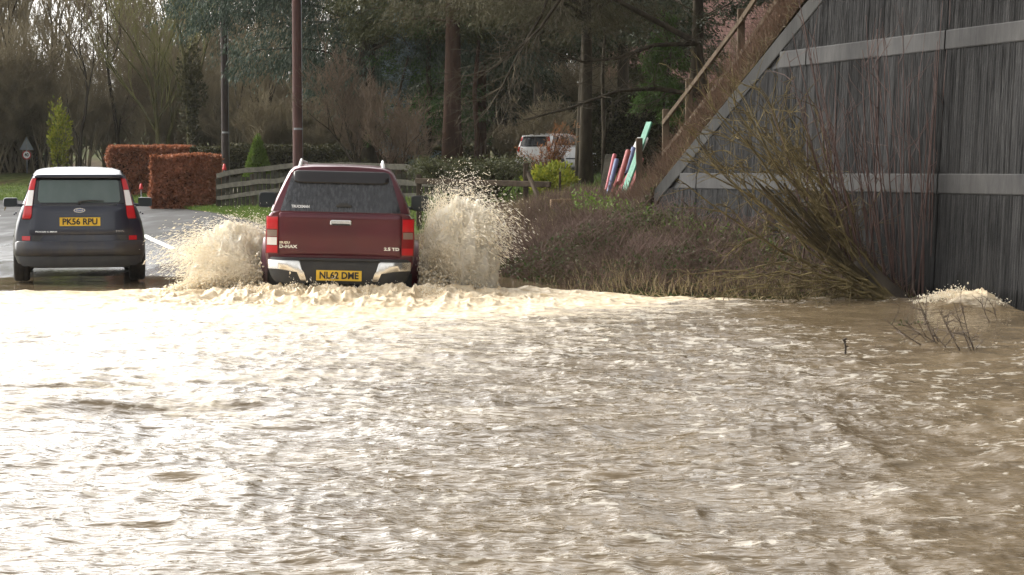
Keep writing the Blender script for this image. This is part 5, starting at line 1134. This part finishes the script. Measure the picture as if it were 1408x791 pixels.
def slope_fence():
    px = [(879, 190, 33.6), (915.5, 150, 32.5), (947.5, 108, 31.6), (1019, 12, 29.8), (1073, -70, 28.9)]
    tops = [P(*q) for q in px]; O = Vector((tops[0].x, tops[0].y, gz1(tops[0].x, tops[0].y))); t = thing('slope_fence', 'brown wooden post and rail fence climbing the embankment behind the wall', 'fence', tuple(O))
    for p in tops: MB().box((p.x - O.x, p.y - O.y, p.z - O.z - .85), (.115, .115, 1.7), bev=.01).mk('post', M_fb, t)
    for (dz) in (-.22, -.75):
        for a, b in zip(tops[1:], tops[2:]):
            a2 = a.lerp(b, -.06) + Vector((-.03, -.08, dz)); b2 = a.lerp(b, 1.06) + Vector((-.03, -.08, dz)); MB().beam(a2 - O, b2 - O, .045, .085, .006).mk('rail', M_fb, t)
slope_fence()

# ------------------------------------------------------------------ painted poles and planks leaning together
Mc = {'green': mat('faded_green_paint', (.06, .22, .145), (.10, .31, .21), .6, scale=5, bump=.3), 'pink': mat('faded_pink_red_paint', (.27, .035, .05), (.38, .08, .09), .6, scale=5, bump=.3), 'red': mat('dull_red_paint', (.19, .028, .028), (.28, .065, .055), .6, scale=5, bump=.3), 'blue': mat('faded_blue_paint', (.05, .065, .15), (.095, .125, .24), .6, scale=5, bump=.3), 'grey': M_fw, 'white': mat('pale_sheet', (.45, .47, .46), (.6, .6, .58), .7, scale=3)}
def lean(name, label, c, x0, y0, x1, y1, Y, w_, round_=False, th=.04, cat='pole'):
    a = P(x0, y0, Y); b = P(x1, y1, Y + .5); m_ = MB()
    if round_: m_.tube([(0, 0, 0), b - a], w_ / 2, 12)
    else:
        d = (b - a); q = d.to_track_quat('Z', 'Y').to_matrix().to_4x4(); m_.box(d / 2, (w_, th, d.length), M=q, bev=.006)
    o = m_.mk(name, Mc[c], None, True, 40); o.location = a; tag(o, label, cat, 'painted poles and planks leaning by the wall')
lean('leaning_plank', 'grey weathered plank leaning at the left end of the coloured poles', 'grey', 828, 286, 839, 213, 34.0, .17, cat='plank')
lean('leaning_pole', 'slim pink-red pole, leftmost of the coloured poles', 'pink', 834, 262, 845, 213, 33.9, .075, True)
lean('leaning_pole', 'shorter blue pole just right of the leftmost pink-red pole', 'blue', 836, 268, 848, 220, 33.7, .085, True)
lean('leaning_pole', 'thin short dark red pole between the short blue and thick red poles', 'red', 838, 274, 854, 232, 33.6, .06, True)
lean('leaning_pole', 'thick dull red pole in the middle of the coloured poles', 'red', 851, 252, 864, 208, 33.8, .10, True)
lean('leaning_pole', 'taller blue pole directly behind the green plank', 'blue', 862, 240, 871, 204, 34.1, .085, True)
lean('leaning_plank', 'long pink-red plank lying under the green plank', 'pink', 839, 285, 877, 222, 33.5, .12, cat='plank')
lean('leaning_plank', 'long pale green plank, tallest of the leaning planks', 'green', 857, 268, 893, 168, 33.4, .13, cat='plank')
lean('leaning_plank', 'short dark red plank right beside the green plank', 'red', 866, 262, 883, 218, 33.55, .07, cat='plank')
lean('white_sheet', 'pale curved sheet leaning behind the top of the green plank', 'white', 868, 225, 884, 190, 34.6, .22, cat='sheet')
a = P(757, 281, 32.2); b = P(797, 280, 32.6); m_ = MB(); m_.beam((0, 0, 0), b - a, .05, .17, .008); o = m_.mk('board', mat('raw_tan_board', (.26, .17, .10), (.36, .25, .15), .8, scale=4, vscale=(.3, 1, 1)), None); o.location = a; tag(o, 'short tan board lying on edge on top of the bank', 'board')
a = P(798, 284, 32.6); b = P(830, 286, 32.9); m_ = MB(); m_.beam((0, 0, 0), b - a, .05, .14, .008); o = m_.mk('board', M_fd, None); o.location = a; tag(o, 'dark old board continuing right of the tan board', 'board')

# ------------------------------------------------------------------ leaning willow, red shoots, bushes in the flood
M_willow = mat('mossy_willow_bark', (.060, .046, .025), (.17, .135, .065), .9, scale=7, bump=.5, bscale=30)
M_willowd = mat('dark_wet_bark', (.03, .022, .016), (.06, .045, .03), .8, scale=7, bump=.6, bscale=25)
M_shoot = mat('red_brown_shoots', (.045, .022, .018), (.095, .052, .042), .75, scale=4)
def bez(p, n):
    p = [Vector(q) for q in p]; out = []
    for i in range(n + 1):
        t = i / n; q = [x.copy() for x in p]
        while len(q) > 1: q = [a.lerp(b, t) for a, b in zip(q, q[1:])]
        out.append(q[0])
    return out
def stemset(pts, r0, r1, rnd, O, S, side=0.0, sl_=.35, sr=.004, updir=.3, sub=1):
    n = len(pts) - 1
    for i in range(n):
        a, b = pts[i], pts[i + 1]; S.append((*(a - O), *(b - O), r0 + (r1 - r0) * i / n, r0 + (r1 - r0) * (i + 1) / n))
        if rnd.random() < side * (i > n * .25):
            d = (b - a).normalized(); e = (d * .45 + Vector((rnd.gauss(0, .6), rnd.gauss(0, .6), rnd.gauss(updir, .5)))).normalized(); q = a.lerp(b, rnd.random()); L_ = sl_ * rnd.uniform(.4, 1.4); k = 3; pr = q
            for j in range(k):
                e = (e + Vector((rnd.gauss(0, .15), rnd.gauss(0, .15), rnd.gauss(.03, .15)))).normalized(); nx_ = pr + e * L_ / k; S.append((*(pr - O), *(nx_ - O), sr * (1.2 - j * .3), sr * (.9 - j * .2)))
                if sub and rnd.random() < .7: e2 = (e + Vector((rnd.gauss(0, .7), rnd.gauss(0, .7), rnd.gauss(0, .7)))).normalized(); S.append((*(nx_ - O), *(nx_ + e2 * L_ * .35 - O), sr * .7, sr * .4))
                pr = nx_
rnd = random.Random(301); B0 = G(1232, 418, -.02); O = Vector((B0.x, B0.y, 0)); tr = []; S = []
wt = thing('leaning_willow', 'many-stemmed mossy willow leaning left out of the water against the wall', 'tree', tuple(O))
for k in range(34):
    u = k / 33 + rnd.uniform(-.03, .03); ex = 938 + 165 * u + rnd.uniform(-22, 22); ey = 92 + 75 * abs(u - .45) + rnd.uniform(-10, 130); Y1 = B0.y + rnd.uniform(-.6, 1.9)
    b = G(1232 + rnd.uniform(-22, 12), 418 + rnd.uniform(-8, 2), 0); e = P(ex, ey, Y1); m1 = b.lerp(e, .33) + Vector((0, 0, rnd.uniform(-.22, .02))); m2 = b.lerp(e, .72) + Vector((rnd.uniform(-.05, .12), 0, rnd.uniform(-.16, .10)))
    p = bez([b, m1, m2, e], 16); wx_, wz_ = rnd.uniform(0, 6), rnd.uniform(0, 6); p = [q + Vector((.05 * math.sin(wx_ + i * .9), 0, .05 * math.sin(wz_ + i * .7))) * min(1, i / 4) for i, q in enumerate(p)]; stemset(p, rnd.uniform(.013, .031), .005, rnd, O, S, 1.5, .46, .005)
for k in range(10):
    e = P(1035 + 9 * k + rnd.uniform(-10, 10), 235 + 8 * k + rnd.uniform(-15, 15), B0.y + rnd.uniform(-.5, .6)); b = G(1225 + rnd.uniform(-15, 15), 417, 0); p = bez([b, b.lerp(e, .5) + Vector((0, 0, -.1)), e], 10); stemset(p, .034, .010, rnd, O, tr)
v, f = tubes(tr, 8); mk('trunk', v, f, mat('willow_trunk_bark', (.035, .027, .017), (.085, .068, .038), .85, scale=9, bump=.6, bscale=25), wt, True); 
# low boughs sweeping left over the water
for k, (ex, ey) in enumerate([(945, 392), (972, 410), (1000, 402), (1010, 425), (1045, 428), (1080, 432), (960, 400), (985, 385), (1020, 380), (1060, 405), (1095, 425), (1130, 436), (1150, 428), (965, 372), (1040, 398), (1110, 434), (930, 425)]):
    e = P(ex, ey, B0.y + rnd.uniform(-.5, .5)); b = G(1225, 417, .03); mid = b.lerp(e, rnd.uniform(.35, .65)) + Vector((0, rnd.uniform(-.3, .3), rnd.uniform(.12, .55))); p = bez([b, b.lerp(e, .25) + Vector((0, 0, rnd.uniform(.05, .35))), mid, e], 14); p = [q + Vector((rnd.gauss(0, .018), rnd.gauss(0, .02), rnd.gauss(0, .022))) for q in p]; stemset(p, rnd.uniform(.010, .022), .004, rnd, O, S, .95, .34, .005, -.15)
for k in range(26):     # knotted lichen-covered spurs half way up
    a = P(rnd.uniform(985, 1130), rnd.uniform(180, 330), B0.y + rnd.uniform(.1, 1)); e = a + Vector((rnd.uniform(-.5, .1), rnd.uniform(-.3, .3), rnd.uniform(-.35, .35))); stemset(bez([a, a.lerp(e, .5) + Vector((0, 0, .12)), e], 6), .009, .005, rnd, O, S, .9, .28, .005, 0)
v, f = tubes(S, 5); mk('stems', v, f, M_willow, wt, True)
st = MB(); c = G(1228, 417, 0) - O; st.tube([c + Vector((.05, 0, -.2)), c + Vector((.02, 0, .05)), c + Vector((-.12, 0, .16)), c + Vector((-.26, .03, .34)), c + Vector((-.4, .05, .5))], [.17, .15, .13, .10, .06], 12); st.mk('stump', M_willowd, wt, True)
rnd = random.Random(302); O = Vector((G(1240, 415, 0).x, B0.y + .25, 0)); S = []; sh = thing('red_shoots', 'tall upright red-brown bare shoots rising from the willow base before the wall', 'shrub', tuple(O))
for k in range(44):
    u = (k + .5) / 44; bx = 1175 + 112 * u + rnd.uniform(-6, 6); tx = 1085 + 235 * u + rnd.uniform(-22, 22); ty = rnd.choice([rnd.uniform(-10, 90), rnd.uniform(70, 190), rnd.uniform(120, 260)]); Yb = B0.y + rnd.uniform(-.15, .3)
    b = G(bx, 416, 0); b.y = Yb; e = P(tx, ty, Yb + rnd.uniform(-.5, .2)); p = bez([b, b.lerp(e, .35) + Vector((rnd.uniform(-.08, .08), 0, 0)), b.lerp(e, .7) + Vector((rnd.uniform(-.08, .08), 0, 0)), e], 12); stemset(p, rnd.uniform(.007, .0145), .0035, rnd, O, S, .35, .55, .0038, .9, 0)
for (x0, y0, x1, y1) in ((1160, 400, 1095, -15), (1118, 380, 1060, 150), (1130, 395, 1148, 90), (1100, 390, 1106, 130), (1190, 410, 1206, 40)):
    b = P(x0, y0, 22.0); e = P(x1, y1, 22.0); stemset(bez([b, b.lerp(e, .4) + Vector((.10, 0, 0)), b.lerp(e, .75) + Vector((.06, 0, 0)), e], 14), .012, .005, rnd, O, S, .4, .5, .004, .7, 0)
v, f = tubes(S, 5); mk('stems', v, f, M_shoot, sh, True)
M_thornd = mat('brown_wet_twigs', (.055, .038, .028), (.09, .065, .045), .8, scale=6)
rnd = random.Random(303); O = G(1300, 485, 0); S = []
fb_ = thing('flooded_bush', 'small bare twiggy bush poking out of the brown water near the wall', 'bush', tuple(O))
for (bx, by, tx, ty, r) in ((1283, 483, 1218, 440, .010), (1290, 480, 1262, 412, .013), (1296, 480, 1266, 420, .010), (1324, 490, 1291, 425, .009), (1338, 490, 1312, 418, .010), (1342, 490, 1323, 420, .009), (1343, 490, 1336, 462, .009), (1310, 488, 1282, 455, .007), (1281, 474, 1243, 441, .007), (1318, 474, 1296, 432, .007), (1364, 450, 1348, 412, .008), (1374, 448, 1367, 425, .007), (1306, 482, 1246, 448, .006)):
    b = G(bx, by, -.04); e = P(tx, ty, b.y + .05); S.append((*(b - O), 0, 0, -.3, r * .62, .02)); stemset(bez([b, b.lerp(e, .5) + Vector((-.02, 0, rnd.uniform(-.03, .02))), e], 7), r * .62, .003, rnd, O, S, .95, .16, .0035, .1, 1)
v, f = tubes(S, 5); mk('stems', v, f, M_thornd, fb_, True)
lf = np.array([G(rnd.uniform(1225, 1275), rnd.uniform(440, 450), .08) for _ in range(24)]) - np.array(O); v, f = leaves(lf, np.tile([[0, 0, 1.]], (24, 1)), np.full(24, .03), np.full(24, .02), np.random.RandomState(1), 1); mk('buds', v, f, LM['bramble'], fb_)
O = G(1162, 488, 0); m_ = MB(); m_.tube([(0, 0, -.05), (.004, 0, .05), (-.004, 0, .12)], [.008, .009, .006], 6); m_.tube([(0, 0, .05), (.02, 0, .075)], .006, 5); m_.tube([(0, 0, .10), (-.012, 0, .125), (.012, 0, .135)], [.012, .015, .008], 6); o = m_.mk('broken_twig', M_willowd); o.location = O; tag(o, 'single dark broken twig sticking up from the open water', 'twig')

# ------------------------------------------------------------------ ground vegetation
def scatter(name, label, cat, pts, ml, ln, wd, up, jit, seed, mt=None):
    rs = np.random.RandomState(seed); n = len(pts); v, f = leaves(pts, np.tile(np.array([up]), (n, 1)), np.full(n, ln) if np.isscalar(ln) else ln, np.full(n, wd), rs, jit); return tag(mk(name, v, f, ml), label, cat, kind='stuff')
LM['tuft'] = leafmat('brown_tufts', [(.05, .038, .022), (.10, .078, .045), (.18, .14, .085)], .8, .25)
rs = np.random.RandomState(401)
def bankpts(n, x0=-1.0, x1=4.6, y1=36, edge=.25, tall=.35):
    x = rs.uniform(x0, x1, n); ye = np.interp(x, XE, YE) + edge; y = ye + (y1 - ye) * rs.rand(n) ** 1.1; d = dist_right(x, y); wn_ = (x - WP[0]) * WN[0] + (y - WP[1]) * WN[1]; sx = (x - WP[0]) * WU[0] + (y - WP[1]) * WU[1]
    ok = (d > .5) & ((wn_ < -.06) | (sx < 0)); x, y = x[ok], y[ok]; emb = np.where(((x - WP[0]) * WU[0] + (y - WP[1]) * WU[1]) < 0, 1.12 + .527 * ((x - WP[0]) * WU[0] + (y - WP[1]) * WU[1]) + ((x - WP[0]) * WN[0] + (y - WP[1]) * WN[1]), -9)
    z = np.maximum(gz(x, y), emb); hh = tall * (.25 + 1.1 * vn(x * 1.1, y * .8, 4)) * sst((y - np.interp(x, XE, YE) + .1) / 2.2) * (1 - .88 * sst((y - 27) / 4)); return x, y, z, hh
M_thorn = mat('bramble_stems', (.085, .055, .045), (.17, .12, .10), .9, scale=2)
x, y, z, hh = bankpts(36000, tall=.55); n = len(x); d = rs.normal(0, .6, (n, 3)); d[:, 2] = np.abs(d[:, 2]) * .7 + .25; d /= np.linalg.norm(d, axis=1, keepdims=True)
p0 = np.stack([x, y, z + rs.rand(n) * hh * .8], 1); l = rs.uniform(.10, .38, n)[:, None]; rr = rs.uniform(.002, .0048, n)[:, None]; v, f = tubes(np.concatenate([p0, p0 + d * l, rr, rr * .6], 1), 3); tag(mk('brambles', v, f, M_thorn), 'tangle of bare bramble stems covering the bank', 'undergrowth', kind='stuff')
x, y, z, hh = bankpts(46000, tall=.42); scatter('bramble_leaves', 'brown and green leaves in the tangle on the bank', 'undergrowth', np.stack([x, y, z + rs.rand(len(x)) * hh], 1), LM['bramble'], .055, .035, (0, 0, .4), .9, 402)
x, y, z, hh = bankpts(15000, tall=.3, edge=.05); k = vn(x * .9 + 3, y * .9, 6) > .42; scatter('dead_grass', 'straw-coloured dead grass tufts on the bank', 'grass', np.stack([x, y, z], 1)[k], LM['dry'], .26, .010, (0, 0, 1), .38, 403)
x, y, z, hh = bankpts(26000, tall=.1, edge=-.02); k = rs.rand(len(x)) < .9 * np.exp(-(y - np.interp(x, XE, YE)) / 1.2); scatter('bank_litter', 'flattened dead grass and leaf litter along the water edge', 'ground cover', np.stack([x, y, z + .01], 1)[k], LM['dry'], .10, .016, (0, -.2, .3), .8, 404)
# weeds by the wall foot (green)
x = rs.uniform(1.0, 3.4, 2600); y = 29.3 - (x - 2.175) / .3253 * .9456 * 1 - rs.rand(2600) * 2.2 * 1 ; k = (y > np.interp(x, XE, YE) + .6) & (((x - WP[0]) * WN[0] + (y - WP[1]) * WN[1]) < -.08); x, y = x[k], y[k]
scatter('wall_foot_weeds', 'green leafy weeds along the foot of the wall', 'weeds', np.stack([x, y, gz(x, y) + rs.rand(len(x)) * .35], 1), LM['grass'], .06, .035, (0, 0, .5), .8, 405)
# dry grass and brush on the embankment
def embpts(n, s0, s1, n0, n1):
    s = rs.uniform(s0, s1, n); q = rs.uniform(n0, n1, n); p = WP[None] + WU[None] * s[:, None] + WN[None] * q[:, None]; z = np.maximum(np.minimum(1.12 + .527 * s + q, 7.2), gz(p[:, 0], p[:, 1])); k = (q > .06 + .045 * np.clip(1.23 + .527 * s, 0, 8)) | (s < 0); return p[k, 0], p[k, 1], z[k]
x, y, z = embpts(26000, -6, 14, -.9, 3.2); scatter('embankment_grass', 'dry tawny grass hanging over the embankment edge', 'grass', np.stack([x, y, z], 1), LM['tuft'], .28, .012, (-.35, -.1, .75), .5, 406)
x, y, z = embpts(34000, -2.0, 14, .0, 3.0); n = len(x); d = rs.normal(0, .5, (n, 3)); d[:, 2] = np.abs(d[:, 2]) + .6; d /= np.linalg.norm(d, axis=1, keepdims=True); l = rs.uniform(.15, .55, n)[:, None]; p0 = np.stack([x, y, z + rs.rand(n) * .22], 1); rr = rs.uniform(.0025, .0055, n)[:, None]
v, f = tubes(np.concatenate([p0, p0 + d * l, rr, rr * .5], 1), 3); tag(mk('embankment_brush', v, f, mat('rusty_brush_stems', (.095, .058, .04), (.17, .115, .08), .9, scale=1)), 'rusty brown bare brush growing on the embankment behind the wall', 'brush', kind='stuff')
# garden floor beyond the bank
x = rs.uniform(-4, 9, 30000); y = rs.uniform(33, 60, 30000); k = dist_right(x, y) > 1.5; x, y = x[k], y[k]; scatter('garden_grass', 'rough mixed grass on the garden floor under the trees', 'grass', np.stack([x, y, gz(x, y)], 1), LM['grass'], .16, .02, (0, 0, 1), .5, 407)
scatter('garden_litter', 'brown weeds and dead stalks on the garden floor', 'ground cover', np.stack([x, y, gz(x, y)], 1)[::2] + [[.13, .07, 0]], LM['bramble'], .22, .03, (0, 0, 1), .7, 408)
# verge blades
m = 34000; yy = rs.uniform(44, 80, m); ii = np.interp(yy, RE[:, 1], np.arange(len(RE))); ex = np.interp(yy, RE[:, 1], RE[:, 0]); j = np.clip(ii.astype(int), 0, len(RN) - 1); off = rs.uniform(.02, 3.3, m); x = ex - RN[j, 0] * off; y = yy - RN[j, 1] * off
dvk = ~((yy > 63.2) & (yy < 66.0)); x, y, off = x[dvk], y[dvk], off[dvk]; scatter('verge_grass', 'short green grass on the verge beside the road', 'grass', np.stack([x, y, gz(x, y) + .01 + .08 * off / 3.2], 1), LM['grass'], .11, .022, (0, 0, 1), .5, 409)
m = 16000; yy = rs.uniform(60, 84.5, m); ex = np.interp(yy, RE[:, 1], LE[:, 0]); j = np.clip(np.interp(yy, RE[:, 1], np.arange(len(RE))).astype(int), 0, len(RN) - 1); off = rs.uniform(.05, 4.5, m) ; x = LE[j, 0] + RN[j, 0] * off + rs.normal(0, .3, m); y = LE[j, 1] + RN[j, 1] * off + rs.normal(0, .3, m)
scatter('rough_verge_grass', 'yellowish rough grass on the far verge of the bend', 'grass', np.stack([x, y, gz(x, y) + .05], 1), LM['dry'], .25, .04, (0, 0, 1), .5, 410)


# ------------------------------------------------------------------ damp winter air
hm = bpy.data.materials.new('damp_air'); hm.use_nodes = True; ht = hm.node_tree; ht.nodes.clear()
pv = ht.nodes.new('ShaderNodeVolumePrincipled'); pv.inputs['Color'].default_value = (.9, .9, .9, 1); pv.inputs['Density'].default_value = .00016; pv.inputs['Anisotropy'].default_value = .0
ho_ = ht.nodes.new('ShaderNodeOutputMaterial'); ht.links.new(pv.outputs[0], ho_.inputs['Volume'])
tag(MB().box((0, 430, 13.5), (1000, 1000, 31)).mk('haze', hm), kind='stuff')
